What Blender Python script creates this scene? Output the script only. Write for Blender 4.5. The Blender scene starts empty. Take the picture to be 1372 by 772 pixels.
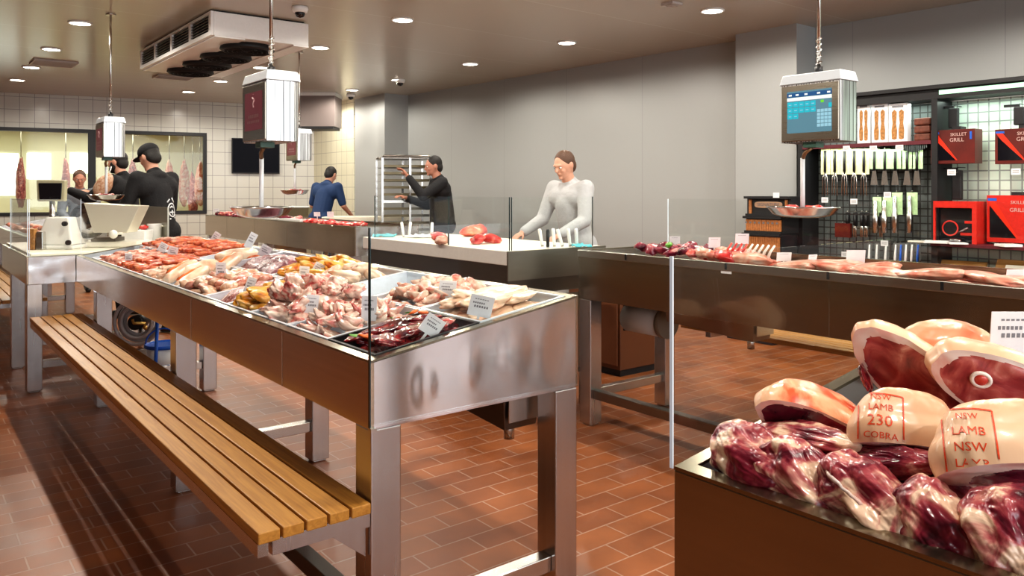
import bpy, bmesh, math, random
from mathutils import Vector, Matrix, noise, Euler, Quaternion
from mathutils.bvhtree import BVHTree
rnd = random.Random(11)
COL = bpy.context.scene.collection
PI = math.pi
# ------------------------------------------------------------------ camera maths (1372x772)
FPX = 1050.0; HC = 1.35; CX = 686.0; HY = 255.0
YAW = math.radians(-38.2); cY = math.cos(YAW); sY = math.sin(YAW)
RIGHT = Vector((cY, sY, 0)); FWD = Vector((-sY, cY, 0)); UP = Vector((0, 0, 1))
def cam_dir(r, f, u): return RIGHT * r + FWD * f + UP * u
def at_depth(px, py, z): return FWD * z + RIGHT * ((px - CX) / FPX * z) + UP * (HC - (py - HY) * z / FPX)
def at_h(px, py, h): return at_depth(px, py, FPX * (HC - h) / (py - HY))
def at_X(px, py, X):
    d = at_depth(px, py, 1.0) - UP * HC
    return d * (X / d.x) + UP * HC
def at_Y(px, py, Y):
    d = at_depth(px, py, 1.0) - UP * HC
    return d * (Y / d.y) + UP * HC

# ------------------------------------------------------------------ materials
def newmat(name):
    m = bpy.data.materials.new(name); m.use_nodes = True
    nt = m.node_tree; b = nt.nodes['Principled BSDF']
    return m, nt, b
def setc(b, col): b.inputs['Base Color'].default_value = (*col, 1)
def simple(name, col, rough=0.5, metal=0.0, bump=0.0, scale=40, var=0.0, coat=0.0, emit=None, es=0.0, spec=0.5):
    m, nt, b = newmat(name); setc(b, col)
    b.inputs['Roughness'].default_value = rough; b.inputs['Metallic'].default_value = metal
    b.inputs['Coat Weight'].default_value = coat; b.inputs['Specular IOR Level'].default_value = spec
    if emit: b.inputs['Emission Color'].default_value = (*emit, 1); b.inputs['Emission Strength'].default_value = es
    tc = nt.nodes.new('ShaderNodeTexCoord'); n = nt.nodes.new('ShaderNodeTexNoise'); n.inputs['Scale'].default_value = scale
    n.inputs['Detail'].default_value = 4
    nt.links.new(tc.outputs['Object'], n.inputs['Vector'])
    if var > 0:
        r = nt.nodes.new('ShaderNodeValToRGB')
        r.color_ramp.elements[0].position = .3; r.color_ramp.elements[1].position = .7
        r.color_ramp.elements[0].color = (*[c * (1 - var) for c in col], 1)
        r.color_ramp.elements[1].color = (*[min(1, c * (1 + var)) for c in col], 1)
        nt.links.new(n.outputs['Fac'], r.inputs['Fac']); nt.links.new(r.outputs['Color'], b.inputs['Base Color'])
    if bump > 0:
        bp = nt.nodes.new('ShaderNodeBump'); bp.inputs['Strength'].default_value = bump; bp.inputs['Distance'].default_value = .01
        nt.links.new(n.outputs['Fac'], bp.inputs['Height']); nt.links.new(bp.outputs['Normal'], b.inputs['Normal'])
    return m
def steel(name, col=(.62, .60, .57), rough=.24, stretch=(2, 2, 120), dent=.0, dscale=2.5):
    m, nt, b = newmat(name); b.inputs['Metallic'].default_value = 1.0
    tc = nt.nodes.new('ShaderNodeTexCoord'); mp = nt.nodes.new('ShaderNodeMapping'); mp.inputs['Scale'].default_value = stretch
    n = nt.nodes.new('ShaderNodeTexNoise'); n.inputs['Scale'].default_value = 3.0; n.inputs['Detail'].default_value = 3
    nt.links.new(tc.outputs['Object'], mp.inputs['Vector']); nt.links.new(mp.outputs['Vector'], n.inputs['Vector'])
    r = nt.nodes.new('ShaderNodeValToRGB'); r.color_ramp.elements[0].position = .25; r.color_ramp.elements[1].position = .75
    r.color_ramp.elements[0].color = (*[c * .94 for c in col], 1); r.color_ramp.elements[1].color = (*[min(1, c * 1.03) for c in col], 1)
    nt.links.new(n.outputs['Fac'], r.inputs['Fac']); nt.links.new(r.outputs['Color'], b.inputs['Base Color'])
    mr = nt.nodes.new('ShaderNodeMapRange'); mr.inputs['To Min'].default_value = rough * .9; mr.inputs['To Max'].default_value = rough * 1.12
    nt.links.new(n.outputs['Fac'], mr.inputs['Value']); nt.links.new(mr.outputs['Result'], b.inputs['Roughness'])
    if dent > 0:
        n2 = nt.nodes.new('ShaderNodeTexNoise'); n2.inputs['Scale'].default_value = dscale; n2.inputs['Detail'].default_value = 1
        nt.links.new(tc.outputs['Object'], n2.inputs['Vector'])
        bp = nt.nodes.new('ShaderNodeBump'); bp.inputs['Strength'].default_value = dent; bp.inputs['Distance'].default_value = .05
        nt.links.new(n2.outputs['Fac'], bp.inputs['Height']); nt.links.new(bp.outputs['Normal'], b.inputs['Normal'])
    return m
def ramp_mat(name, stops, scale=12, rough=.35, coat=.3, stretch=(1, 1, 1), distort=.6, detail=5, bump=.25, sss=.0, tex='noise', bdist=.004):
    """organic surfaces: a noise driven ramp of colours, shifted per object"""
    m, nt, b = newmat(name); b.inputs['Roughness'].default_value = rough
    b.inputs['Coat Weight'].default_value = coat; b.inputs['Coat Roughness'].default_value = .12
    tc = nt.nodes.new('ShaderNodeTexCoord'); oi = nt.nodes.new('ShaderNodeObjectInfo')
    mu = nt.nodes.new('ShaderNodeMath'); mu.operation = 'MULTIPLY'; mu.inputs[1].default_value = 37.0
    nt.links.new(oi.outputs['Random'], mu.inputs[0])
    mp = nt.nodes.new('ShaderNodeMapping'); mp.inputs['Scale'].default_value = stretch
    ad = nt.nodes.new('ShaderNodeVectorMath'); ad.operation = 'ADD'
    nt.links.new(tc.outputs['Object'], mp.inputs['Vector']); nt.links.new(mp.outputs['Vector'], ad.inputs[0]); nt.links.new(mu.outputs[0], ad.inputs[1])
    n = nt.nodes.new('ShaderNodeTexNoise'); n.inputs['Scale'].default_value = scale; n.inputs['Detail'].default_value = detail
    n.inputs['Distortion'].default_value = distort
    nt.links.new(ad.outputs[0], n.inputs['Vector'])
    r = nt.nodes.new('ShaderNodeValToRGB'); cr = r.color_ramp
    while len(cr.elements) < len(stops): cr.elements.new(.5)
    for e, (p, c) in zip(cr.elements, stops): e.position = p; e.color = (*c, 1)
    nt.links.new(n.outputs['Fac'], r.inputs['Fac']); nt.links.new(r.outputs['Color'], b.inputs['Base Color'])
    bp = nt.nodes.new('ShaderNodeBump'); bp.inputs['Strength'].default_value = bump; bp.inputs['Distance'].default_value = bdist
    nt.links.new(n.outputs['Fac'], bp.inputs['Height']); nt.links.new(bp.outputs['Normal'], b.inputs['Normal'])
    if sss: b.inputs['Subsurface Weight'].default_value = sss; b.inputs['Subsurface Radius'].default_value = (.01, .004, .002); b.inputs['Subsurface Scale'].default_value = 1
    return m
def glass(name, tint=(.98, .99, .985), refl=.05):
    m = bpy.data.materials.new(name); m.use_nodes = True; nt = m.node_tree; nt.nodes.clear()
    o = nt.nodes.new('ShaderNodeOutputMaterial'); mx = nt.nodes.new('ShaderNodeMixShader')
    t = nt.nodes.new('ShaderNodeBsdfTransparent'); t.inputs['Color'].default_value = (*tint, 1)
    g = nt.nodes.new('ShaderNodeBsdfGlossy'); g.inputs['Roughness'].default_value = .02
    lw = nt.nodes.new('ShaderNodeLayerWeight'); pw = nt.nodes.new('ShaderNodeMath'); pw.operation = 'POWER'; pw.inputs[1].default_value = 4
    mr = nt.nodes.new('ShaderNodeMapRange'); mr.inputs['To Min'].default_value = refl * .35; mr.inputs['To Max'].default_value = .6
    nt.links.new(lw.outputs['Facing'], pw.inputs[0]); nt.links.new(pw.outputs[0], mr.inputs['Value'])
    nt.links.new(mr.outputs[0], mx.inputs[0]); nt.links.new(t.outputs[0], mx.inputs[1]); nt.links.new(g.outputs[0], mx.inputs[2])
    nt.links.new(mx.outputs[0], o.inputs[0]); return m

M = {}
M['steel'] = steel('brushed_steel')
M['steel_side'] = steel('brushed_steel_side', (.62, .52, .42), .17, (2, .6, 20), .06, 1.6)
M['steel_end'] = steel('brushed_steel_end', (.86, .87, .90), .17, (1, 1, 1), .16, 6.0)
M['steel_leg'] = steel('leg_steel', (.60, .585, .58), .26, (14, 14, .6))
M['steel_bright'] = steel('bright_steel', (.50, .50, .51), .16, (30, 30, .6), .05, 12)
M['scale_side'] = steel('scale_side_steel', (.50, .50, .51), .3, (40, 40, .3))
_r = [n for n in M['scale_side'].node_tree.nodes if n.type == 'VALTORGB'][0].color_ramp
_r.elements[0].color = (.10, .10, .10, 1); _r.elements[1].color = (.85, .85, .86, 1); _r.elements[0].position = .38; _r.elements[1].position = .60
def dents(m, pts):
    nt = m.node_tree; b = nt.nodes['Principled BSDF']; tc = nt.nodes.new('ShaderNodeTexCoord'); last = None
    for (x, z, r, h) in pts:
        d = nt.nodes.new('ShaderNodeVectorMath'); d.operation = 'DISTANCE'; d.inputs[1].default_value = (x, 0, z)
        mp = nt.nodes.new('ShaderNodeMapping'); mp.inputs['Scale'].default_value = (1, 0, .62); mp.inputs['Location'].default_value = (0, 0, z * .38)
        nt.links.new(tc.outputs['Object'], mp.inputs['Vector']); nt.links.new(mp.outputs['Vector'], d.inputs[0])
        mr = nt.nodes.new('ShaderNodeMapRange'); mr.interpolation_type = 'SMOOTHERSTEP'; mr.inputs['From Min'].default_value = 0; mr.inputs['From Max'].default_value = r
        mr.inputs['To Min'].default_value = h; mr.inputs['To Max'].default_value = 0; nt.links.new(d.outputs['Value'], mr.inputs['Value'])
        if last is None: last = mr.outputs['Result']
        else:
            a = nt.nodes.new('ShaderNodeMath'); nt.links.new(last, a.inputs[0]); nt.links.new(mr.outputs['Result'], a.inputs[1]); last = a.outputs[0]
    bp = nt.nodes.new('ShaderNodeBump'); bp.inputs['Strength'].default_value = 1; bp.inputs['Distance'].default_value = .05
    nt.links.new(last, bp.inputs['Height'])
    old = b.inputs['Normal'].links
    if old: nt.links.new(old[0].from_socket, bp.inputs['Normal'])
    nt.links.new(bp.outputs['Normal'], b.inputs['Normal']); return m
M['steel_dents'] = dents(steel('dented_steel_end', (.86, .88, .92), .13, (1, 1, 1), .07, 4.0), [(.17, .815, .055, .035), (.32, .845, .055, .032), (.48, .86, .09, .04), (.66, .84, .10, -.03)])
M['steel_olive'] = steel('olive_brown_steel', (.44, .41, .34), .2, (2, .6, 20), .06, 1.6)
M['lip'] = steel('lip_steel', (.36, .33, .25), .22, (2, 30, 2))
M['dark_steel'] = steel('dark_steel', (.22, .20, .18), .3)
M['bed'] = simple('counter_bed', (.30, .31, .31), .4, .6)
M['glass'] = glass('clear_glass')
M['glass_w'] = glass('window_glass', (.93, .95, .90), .1)
M['edge_dark'] = simple('glass_edge_dark', (.012, .03, .032), .1, 0, coat=.6)
M['edge_light'] = simple('glass_edge_glow', (.62, .68, .72), .1, 0, coat=.6, emit=(.7, .8, .9), es=.25)  # faint emission paints the brightness of the pale glass edges
M['white_plastic'] = simple('white_plastic', (.80, .82, .84), .35, 0, var=.03)
M['tray'] = simple('pale_blue_white_tray', (.74, .80, .86), .28, 0, var=.04, coat=.2)
M['card'] = simple('tag_card', (.80, .81, .83), .35, 0, var=.03)
M['ink'] = simple('tag_ink', (.20, .20, .22), .6)
M['board'] = simple('cutting_board_cream', (.90, .86, .72), .45, 0, var=.04, scale=8)
M['board_edge'] = simple('cutting_board_edge', (.62, .58, .55), .5, 0, var=.03)
M['black'] = simple('black_matte', (.012, .012, .014), .5)
M['black_gloss'] = simple('black_gloss', (.008, .008, .012), .12, coat=.5)
M['cream'] = simple('cream_enamel', (.80, .78, .68), .3, coat=.3, var=.03)
M['white'] = simple('white_enamel', (.86, .86, .85), .35, coat=.2, var=.02)
M['red'] = simple('red_plastic', (.62, .03, .02), .3, coat=.3, var=.1)
M['maroon'] = simple('maroon_shelf', (.12, .02, .03), .4)
M['darkred'] = simple('dark_red_card', (.12, .012, .008), .35, var=.3, scale=6)
M['blue'] = simple('blue_plastic', (.02, .12, .55), .35)
M['teal'] = simple('teal_cloth', (.10, .48, .55), .7, bump=.3)
M['green'] = simple('green_leaf', (.10, .30, .03), .5, var=.4, scale=60)
M['orange'] = simple('orange_veg', (.85, .16, .02), .4, var=.2, coat=.3)
M['palegreen'] = simple('pale_green_card', (.55, .80, .45), .5, var=.2)
M['yellowcard'] = simple('yellow_card', (.92, .88, .50), .5, var=.15)
M['greygrid'] = simple('grey_panel', (.16, .17, .17), .5)
M['tan'] = simple('tan_print', (.42, .20, .06), .6, var=.35, scale=60)
M['hose'] = simple('grey_hose', (.50, .47, .48), .3, coat=.4)

def wood(name, c0, c1, rough=.38):
    m, nt, b = newmat(name); b.inputs['Roughness'].default_value = rough
    tc = nt.nodes.new('ShaderNodeTexCoord'); mp = nt.nodes.new('ShaderNodeMapping'); mp.inputs['Scale'].default_value = (26, 1.2, 26)
    oi = nt.nodes.new('ShaderNodeObjectInfo'); ad = nt.nodes.new('ShaderNodeVectorMath'); ad.operation = 'ADD'
    mu = nt.nodes.new('ShaderNodeMath'); mu.operation = 'MULTIPLY'; mu.inputs[1].default_value = 19
    nt.links.new(oi.outputs['Random'], mu.inputs[0]); nt.links.new(mu.outputs[0], ad.inputs[1])
    nt.links.new(tc.outputs['Object'], mp.inputs['Vector']); nt.links.new(mp.outputs['Vector'], ad.inputs[0])
    n = nt.nodes.new('ShaderNodeTexNoise'); n.inputs['Scale'].default_value = 2.5; n.inputs['Detail'].default_value = 6; n.inputs['Distortion'].default_value = 1.2
    nt.links.new(ad.outputs[0], n.inputs['Vector'])
    r = nt.nodes.new('ShaderNodeValToRGB'); r.color_ramp.elements[0].position = .3; r.color_ramp.elements[1].position = .7
    r.color_ramp.elements[0].color = (*c0, 1); r.color_ramp.elements[1].color = (*c1, 1)
    nt.links.new(n.outputs['Fac'], r.inputs['Fac']); nt.links.new(r.outputs['Color'], b.inputs['Base Color'])
    return m
M['wood'] = wood('bench_timber', (.40, .175, .030), (.58, .29, .062))
M['wood2'] = wood('chopping_board_wood', (.30, .15, .04), (.48, .28, .09))

def floor_mat():
    m, nt, b = newmat('red_brick_floor')
    tc = nt.nodes.new('ShaderNodeTexCoord'); mp = nt.nodes.new('ShaderNodeMapping')
    br = nt.nodes.new('ShaderNodeTexBrick'); br.inputs['Scale'].default_value = 1.0
    br.inputs['Brick Width'].default_value = .25; br.inputs['Row Height'].default_value = .125
    br.inputs['Mortar Size'].default_value = .0035; br.inputs['Mortar Smooth'].default_value = .2; br.inputs['Bias'].default_value = 0
    br.inputs['Color1'].default_value = (.26, .085, .028, 1); br.inputs['Color2'].default_value = (.34, .122, .040, 1)
    br.inputs['Mortar'].default_value = (.42, .27, .20, 1)
    nt.links.new(tc.outputs['Object'], mp.inputs['Vector']); nt.links.new(mp.outputs['Vector'], br.inputs['Vector'])
    n = nt.nodes.new('ShaderNodeTexNoise'); n.inputs['Scale'].default_value = 3.5; n.inputs['Detail'].default_value = 8
    nt.links.new(tc.outputs['Object'], n.inputs['Vector'])
    r = nt.nodes.new('ShaderNodeValToRGB'); r.color_ramp.elements[0].position = .32; r.color_ramp.elements[1].position = .68
    r.color_ramp.elements[0].color = (.68, .62, .60, 1); r.color_ramp.elements[1].color = (1.12, 1.06, 1.0, 1)
    nt.links.new(n.outputs['Fac'], r.inputs['Fac'])
    mx = nt.nodes.new('ShaderNodeMixRGB'); mx.blend_type = 'MULTIPLY'; mx.inputs['Fac'].default_value = 1
    nt.links.new(br.outputs['Color'], mx.inputs['Color1']); nt.links.new(r.outputs['Color'], mx.inputs['Color2'])
    nt.links.new(mx.outputs['Color'], b.inputs['Base Color'])
    mr = nt.nodes.new('ShaderNodeMapRange'); mr.inputs['To Min'].default_value = .28; mr.inputs['To Max'].default_value = .55
    nt.links.new(n.outputs['Fac'], mr.inputs['Value']); nt.links.new(mr.outputs['Result'], b.inputs['Roughness'])
    bp = nt.nodes.new('ShaderNodeBump'); bp.inputs['Strength'].default_value = .4; bp.inputs['Distance'].default_value = .003; bp.invert = True
    nt.links.new(br.outputs['Fac'], bp.inputs['Height']); nt.links.new(bp.outputs['Normal'], b.inputs['Normal'])
    return m
def grid_mat(name, c1, c2, mortar, w, h, ms, rough=.2, axis='xz', offset=0.0):
    m, nt, b = newmat(name); b.inputs['Roughness'].default_value = rough
    tc = nt.nodes.new('ShaderNodeTexCoord'); sp = nt.nodes.new('ShaderNodeSeparateXYZ'); cb = nt.nodes.new('ShaderNodeCombineXYZ')
    nt.links.new(tc.outputs['Object'], sp.inputs[0])
    nt.links.new(sp.outputs['XYZ'.index(axis[0].upper())], cb.inputs[0]); nt.links.new(sp.outputs['XYZ'.index(axis[1].upper())], cb.inputs[1])
    br = nt.nodes.new('ShaderNodeTexBrick'); br.offset = offset; br.inputs['Scale'].default_value = 1
    br.inputs['Brick Width'].default_value = w; br.inputs['Row Height'].default_value = h; br.inputs['Mortar Size'].default_value = ms
    br.inputs['Color1'].default_value = (*c1, 1); br.inputs['Color2'].default_value = (*c2, 1); br.inputs['Mortar'].default_value = (*mortar, 1)
    br.inputs['Mortar Smooth'].default_value = .3
    nt.links.new(cb.outputs[0], br.inputs['Vector']); nt.links.new(br.outputs['Color'], b.inputs['Base Color'])
    return m
M['floor'] = floor_mat()
M['tile_x'] = grid_mat('white_wall_tiles', (.58, .57, .51), (.56, .55, .50), (.24, .23, .22), .2, .2, .004)
M['tile_y'] = grid_mat('white_wall_tiles_side', (.66, .64, .50), (.64, .62, .48), (.34, .33, .28), .2, .2, .004, axis='yz')
M['ceil'] = grid_mat('ceiling_panels', (.50, .455, .385), (.49, .445, .375), (.58, .54, .46), 12.0, 1.2, .006, .22, 'xy')  # warm beige stands in for the red floor's bounce on a white ceiling
M['wall'] = grid_mat('grey_wall_panels', (.36, .372, .37), (.352, .364, .362), (.30, .31, .31), 1.2, 8.0, .005, .4, 'yz')
M['wall_left'] = simple('tan_wall', (.30, .17, .09), .6, var=.1, scale=2)
M['coldwall'] = simple('cold_room_panel', (.74, .72, .55), .5, var=.05, scale=2)
M['wiregrid'] = grid_mat('white_wire_grid_panel', (.66, .80, .70), (.66, .80, .70), (.30, .36, .33), .075, .075, .006, .4, 'yz')
M['wiregrid_dark'] = grid_mat('dark_wire_grid_panel', (.12, .14, .14), (.12, .14, .14), (.03, .03, .03), .06, .06, .006, .5, 'yz')

# ------------------------------------------------------------------ mesh helpers
def box(bm, x0, x1, y0, y1, z0, z1, mi=0):
    v = [bm.verts.new(p) for p in ((x0,y0,z0),(x1,y0,z0),(x1,y1,z0),(x0,y1,z0),(x0,y0,z1),(x1,y0,z1),(x1,y1,z1),(x0,y1,z1))]
    for f in ((0,3,2,1),(4,5,6,7),(0,1,5,4),(1,2,6,5),(2,3,7,6),(3,0,4,7)):
        bm.faces.new([v[i] for i in f]).material_index = mi
    return v
def hexa(bm, pts, mi=0):
    v = [bm.verts.new(p) for p in pts]
    for f in ((0,3,2,1),(4,5,6,7),(0,1,5,4),(1,2,6,5),(2,3,7,6),(3,0,4,7)):
        bm.faces.new([v[i] for i in f]).material_index = mi
    return v
def frame_of(d):
    d = d.normalized(); a = Vector((0, 0, 1)) if abs(d.z) < .9 else Vector((1, 0, 0))
    u = d.cross(a).normalized(); return u, d.cross(u).normalized()
def tube(bm, pts, rad, n=10, mi=0, caps=True):
    pts = [Vector(p) for p in pts]; rings = []
    for i, p in enumerate(pts):
        d = (pts[min(i + 1, len(pts) - 1)] - pts[max(i - 1, 0)])
        if i == 0: u, w = frame_of(d)
        else:
            dn = d.normalized(); u = (u - dn * u.dot(dn)).normalized(); w = dn.cross(u)
        r = rad[i] if isinstance(rad, (list, tuple)) else rad
        rings.append([bm.verts.new(p + (u * math.cos(2 * PI * k / n) + w * math.sin(2 * PI * k / n)) * r) for k in range(n)])
    for a, b in zip(rings, rings[1:]):
        for k in range(n):
            f = bm.faces.new((a[k], a[(k + 1) % n], b[(k + 1) % n], b[k])); f.material_index = mi; f.smooth = True
    if caps:
        bm.faces.new(list(reversed(rings[0]))).material_index = mi; bm.faces.new(rings[-1]).material_index = mi
def lathe(bm, prof, n=24, c=(0, 0, 0), mi=0, sx=1, sy=1, closed=False):
    c = Vector(c); rings = []
    for r, z in prof:
        rings.append([bm.verts.new(c + Vector((r * sx * math.cos(2 * PI * k / n), r * sy * math.sin(2 * PI * k / n), z))) for k in range(n)])
    for a, b in zip(rings, rings[1:]):
        for k in range(n):
            f = bm.faces.new((a[k], a[(k + 1) % n], b[(k + 1) % n], b[k])); f.material_index = mi; f.smooth = True
    if prof[0][0] > 1e-4: bm.faces.new(list(reversed(rings[0]))).material_index = mi
    if prof[-1][0] > 1e-4: bm.faces.new(rings[-1]).material_index = mi
def ell(bm, c, r, sub=3, mi=0, rot=None):
    res = bmesh.ops.create_icosphere(bm, subdivisions=sub, radius=1.0)
    mt = Matrix.Translation(c) @ (rot.to_4x4() if rot else Matrix.Identity(4)) @ Matrix.Diagonal((*r, 1))
    bmesh.ops.transform(bm, matrix=mt, verts=res['verts'])
    for v in res['verts']:
        for f in v.link_faces: f.smooth = True; f.material_index = mi
    return res['verts']
def wloc(o):
    l = Vector((0, 0, 0))
    while o: l = l + o.location; o = o.parent
    return l
def make(name, bm, mats, parent=None, smooth=False, bevel=0.0, local=False):
    """one mesh object; geometry given in world coordinates unless local"""
    if not isinstance(mats, (list, tuple)): mats = [mats]
    if parent is not None and not local:
        off = wloc(parent)
        for v in bm.verts: v.co -= off
    bmesh.ops.recalc_face_normals(bm, faces=bm.faces)
    me = bpy.data.meshes.new(name); bm.to_mesh(me); bm.free()
    for m in mats: me.materials.append(M[m] if isinstance(m, str) else m)
    o = bpy.data.objects.new(name, me); COL.objects.link(o)
    if parent is not None: o.parent = parent
    if smooth:
        for p in me.polygons: p.use_smooth = True
    if bevel > 0:
        b = o.modifiers.new('bevel', 'BEVEL'); b.width = bevel; b.segments = 2; b.limit_method = 'ANGLE'; b.angle_limit = .6
    return o
def center(o):
    """move a parentless mesh's origin to the middle of its base"""
    me = o.data; xs = [v.co for v in me.vertices]
    c = Vector(((min(v.x for v in xs) + max(v.x for v in xs)) / 2, (min(v.y for v in xs) + max(v.y for v in xs)) / 2, min(v.z for v in xs)))
    for v in xs: v -= c
    for v in me.vertices: pass
    o.location = c
def tag(o, label, cat, group=None, kind=None):
    o['label'] = label; o['category'] = cat
    if group: o['group'] = group
    if kind: o['kind'] = kind
    return o
def thing(name, label, cat, loc=(0, 0, 0), group=None):
    o = bpy.data.objects.new(name, None); COL.objects.link(o); o.location = Vector(loc); o.empty_display_size = .05
    return tag(o, label, cat, group)
def struct(name, bm, m, bevel=0):
    o = make(name, bm, m, bevel=bevel); o['kind'] = 'structure'; return o
def dup(root, loc=None, rot=None, label=None, group=None, scale=None):
    r = root.copy(); COL.objects.link(r)
    if loc is not None: r.location = loc
    if rot is not None: r.rotation_euler = rot
    if scale is not None: r.scale = scale
    if label: r['label'] = label
    if group: r['group'] = group
    for ch in list(root.children):
        c = ch.copy(); COL.objects.link(c); c.parent = r
        for g in list(ch.children):
            d = g.copy(); COL.objects.link(d); d.parent = c
    return r
def B(): return bmesh.new()
WORLD=0.5; SPOT=58; FRONT=340; VT='Standard'; LOOK='Medium High Contrast'; EXPO=0.04
# ================================================================== THE ROOM
ZC = 2.85
bm = B(); box(bm, -7, 9, -6, 18.5, -.1, 0); struct('floor', bm, 'floor')
bm = B(); box(bm, -7, 9, -6, 18.5, ZC, ZC + .1); struct('ceiling', bm, 'ceil')
bm = B(); box(bm, -7.1, -7, -6, 18.5, 0, ZC); struct('wall_left', bm, 'wall_left')
def slab(name, p0, p1, z0, z1, m, th=.1):
    """wall slab from p0 to p1 whose visible face is the line p0-p1; the slab lies on its left"""
    a = Vector((*p0, 0)); b = Vector((*p1, 0)); d = (b - a).normalized(); n = Vector((-d.y, d.x, 0)) * -th
    bm = B(); hexa(bm, [a + n * 0 + UP * z0, b + UP * z0, b + n + UP * z0, a + n + UP * z0, a + UP * z1, b + UP * z1, b + n + UP * z1, a + n + UP * z1])
    return struct(name, bm, m)
slab('wall_right', (7.1, -5.9), (6.37, 10.75), 0, ZC, 'wall')
bm = B(); box(bm, 5.95, 7.5, 10.75, 11.75, 0, ZC); struct('wall_right_far', bm, 'wall')
bm = B(); box(bm, 5.93, 7.5, 11.75, 13.3, 0, ZC); struct('wall_right_tiled', bm, 'tile_y')
bm = B(); box(bm, 6.36, 6.75, 3.95, 4.6, 0, ZC); struct('wall_pillar', bm, 'wall')
# tiled back wall with two long windows, turned a little like in the photograph
BW0 = Vector((-2.6, 15.1, 0)); BW1 = Vector((5.95, 13.3, 0))
BD = (BW1 - BW0).normalized(); BN = Vector((-BD.y, BD.x, 0))
LBW = (BW1 - BW0).length
def bwp(s, z, n=0.0): return BW0 + BD * s + BN * n + UP * z
def bw_hit(px, py):
    """point of the photograph on the back wall: (s, z)"""
    d = at_depth(px, py, 1.0) - UP * HC
    o = UP * HC; t = (BW0 - o).dot(BN) / d.dot(BN); p = o + d * t
    return (p - BW0).dot(BD), p.z
def bwbox(bm, s0, s1, z0, z1, n0, n1, mi=0):
    hexa(bm, [bwp(s0, z0, n0), bwp(s1, z0, n0), bwp(s1, z0, n1), bwp(s0, z0, n1), bwp(s0, z1, n0), bwp(s1, z1, n0), bwp(s1, z1, n1), bwp(s0, z1, n1)], mi)
sA = bw_hit(-60, 175)[0]; sM = bw_hit(123, 175)[0]; sM2 = bw_hit(163, 175)[0]; sB = bw_hit(277, 180)[0]; zT = bw_hit(200, 176)[1]; zB = .95
def wall_local(name, boxes, m):
    """wall in its own axes so that the tile pattern follows it"""
    bm = B()
    for s0, s1, z0, z1 in boxes: box(bm, s0, s1, 0, .15, z0, z1)
    o = struct(name, bm, m); o.location = BW0; o.rotation_euler = (0, 0, math.atan2(BD.y, BD.x)); return o
wall_local('wall_back', [(-1, sA, 0, ZC), (sA, sB, 0, zB), (sA, sB, zT, ZC), (sB, LBW, 0, ZC)], 'tile_x')
for i, (s0, s1) in enumerate(((sA, sM), (sM, sB))):
    w = bpy.data.objects.new('window_%d' % (i + 1), None); COL.objects.link(w); w['kind'] = 'structure'; w.location = bwp((s0 + s1) / 2, zB)
    bm = B(); f = .055
    bwbox(bm, s0, s1, zT - f, zT, -.02, .12); bwbox(bm, s0, s1, zB, zB + f, -.02, .12)
    bwbox(bm, s0, s0 + f, zB + f, zT - f, -.02, .12); bwbox(bm, s1 - f, s1, zB + f, zT - f, -.02, .12)
    make('window_frame', bm, 'black', w)
    bm = B(); bwbox(bm, s0 + f, s1 - f, zB + f, zT - f, .05, .056); make('pane', bm, 'glass_w', w)
# cold room behind the windows
bm = B(); bwbox(bm, sA - .5, sB + 1.2, 0, 2.55, 3.0, 3.1); struct('wall_cold_room_back', bm, 'coldwall')
bm = B(); bwbox(bm, sB + 1.1, sB + 1.2, 0, 2.55, .15, 3.0); struct('wall_cold_room_right', bm, 'coldwall')
bm = B(); bwbox(bm, sA - .5, sA - .4, 0, 2.55, .15, 3.0); struct('wall_cold_room_left', bm, 'coldwall')
bm = B(); bwbox(bm, sA - .5, sB + 1.2, 2.5, 2.6, .15, 3.0); struct('ceiling_cold_room', bm, 'coldwall')

# ------------------------------------------------------------------ light
world = bpy.data.worlds.new('World'); bpy.context.scene.world = world; world.use_nodes = True
bg = world.node_tree.nodes['Background']; bg.inputs['Color'].default_value = (.86, .93, 1.0, 1); bg.inputs['Strength'].default_value = WORLD
def light(kind, name, loc, energy, col=(1, 1, 1), **kw):
    l = bpy.data.lights.new(name, kind); l.energy = energy; l.color = col
    for k, v in kw.items(): setattr(l, k, v)
    o = bpy.data.objects.new(name, l); COL.objects.link(o); o.location = loc; return o
bm = B(); lathe(bm, [(.092, -.006), (.092, 0), (.070, 0), (.066, -.010), (.092, -.006)][:4], 24); ring_me = None
bm.free()
WARM = (1.0, .93, .82)
def downlight(x, y, lab, first=[None]):
    if first[0] is None:
        t = thing('ceiling_downlight', lab, 'light', (x, y, ZC), 'recessed ceiling downlights')
        bm = B(); lathe(bm, [(.084, -.0005), (.084, -.012), (.100, -.010), (.100, -.0005)], 28); make('trim_ring', bm, 'white', t, local=True)
        bm = B(); lathe(bm, [(.0, -.009), (.083, -.009)], 28)
        d = make('lamp_disc', bm, simple('lamp_glow', (1, 1, .95), .5, emit=(1, .93, .78), es=12), t, local=True)
        first[0] = t
    else:
        t = dup(first[0], (x, y, ZC), label=lab)
    light('SPOT', 'downlight_beam', (x, y, ZC - .03), SPOT, WARM, spot_size=math.radians(172), spot_blend=.35, shadow_soft_size=.035)
    return t
LR = {1.30: [-1.6, 0, 1.6, 3.2, 4.75, 6.3, 7.9, 9.55, 11.1, 12.5], 3.5: [-.4, 1.2, 2.8, 4.4, 6.0, 7.7, 9.4, 10.9, 12.4], 5.35: [-.8, .8, 2.45, 4.1, 5.9, 7.6, 9.3, 10.65, 11.9]}
ORD = ['first', 'second', 'third', 'fourth', 'fifth', 'sixth', 'seventh', 'eighth', 'ninth']
RN = {1.30: 'left ceiling row', 3.5: 'middle ceiling row', 5.35: 'right ceiling row'}
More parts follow.
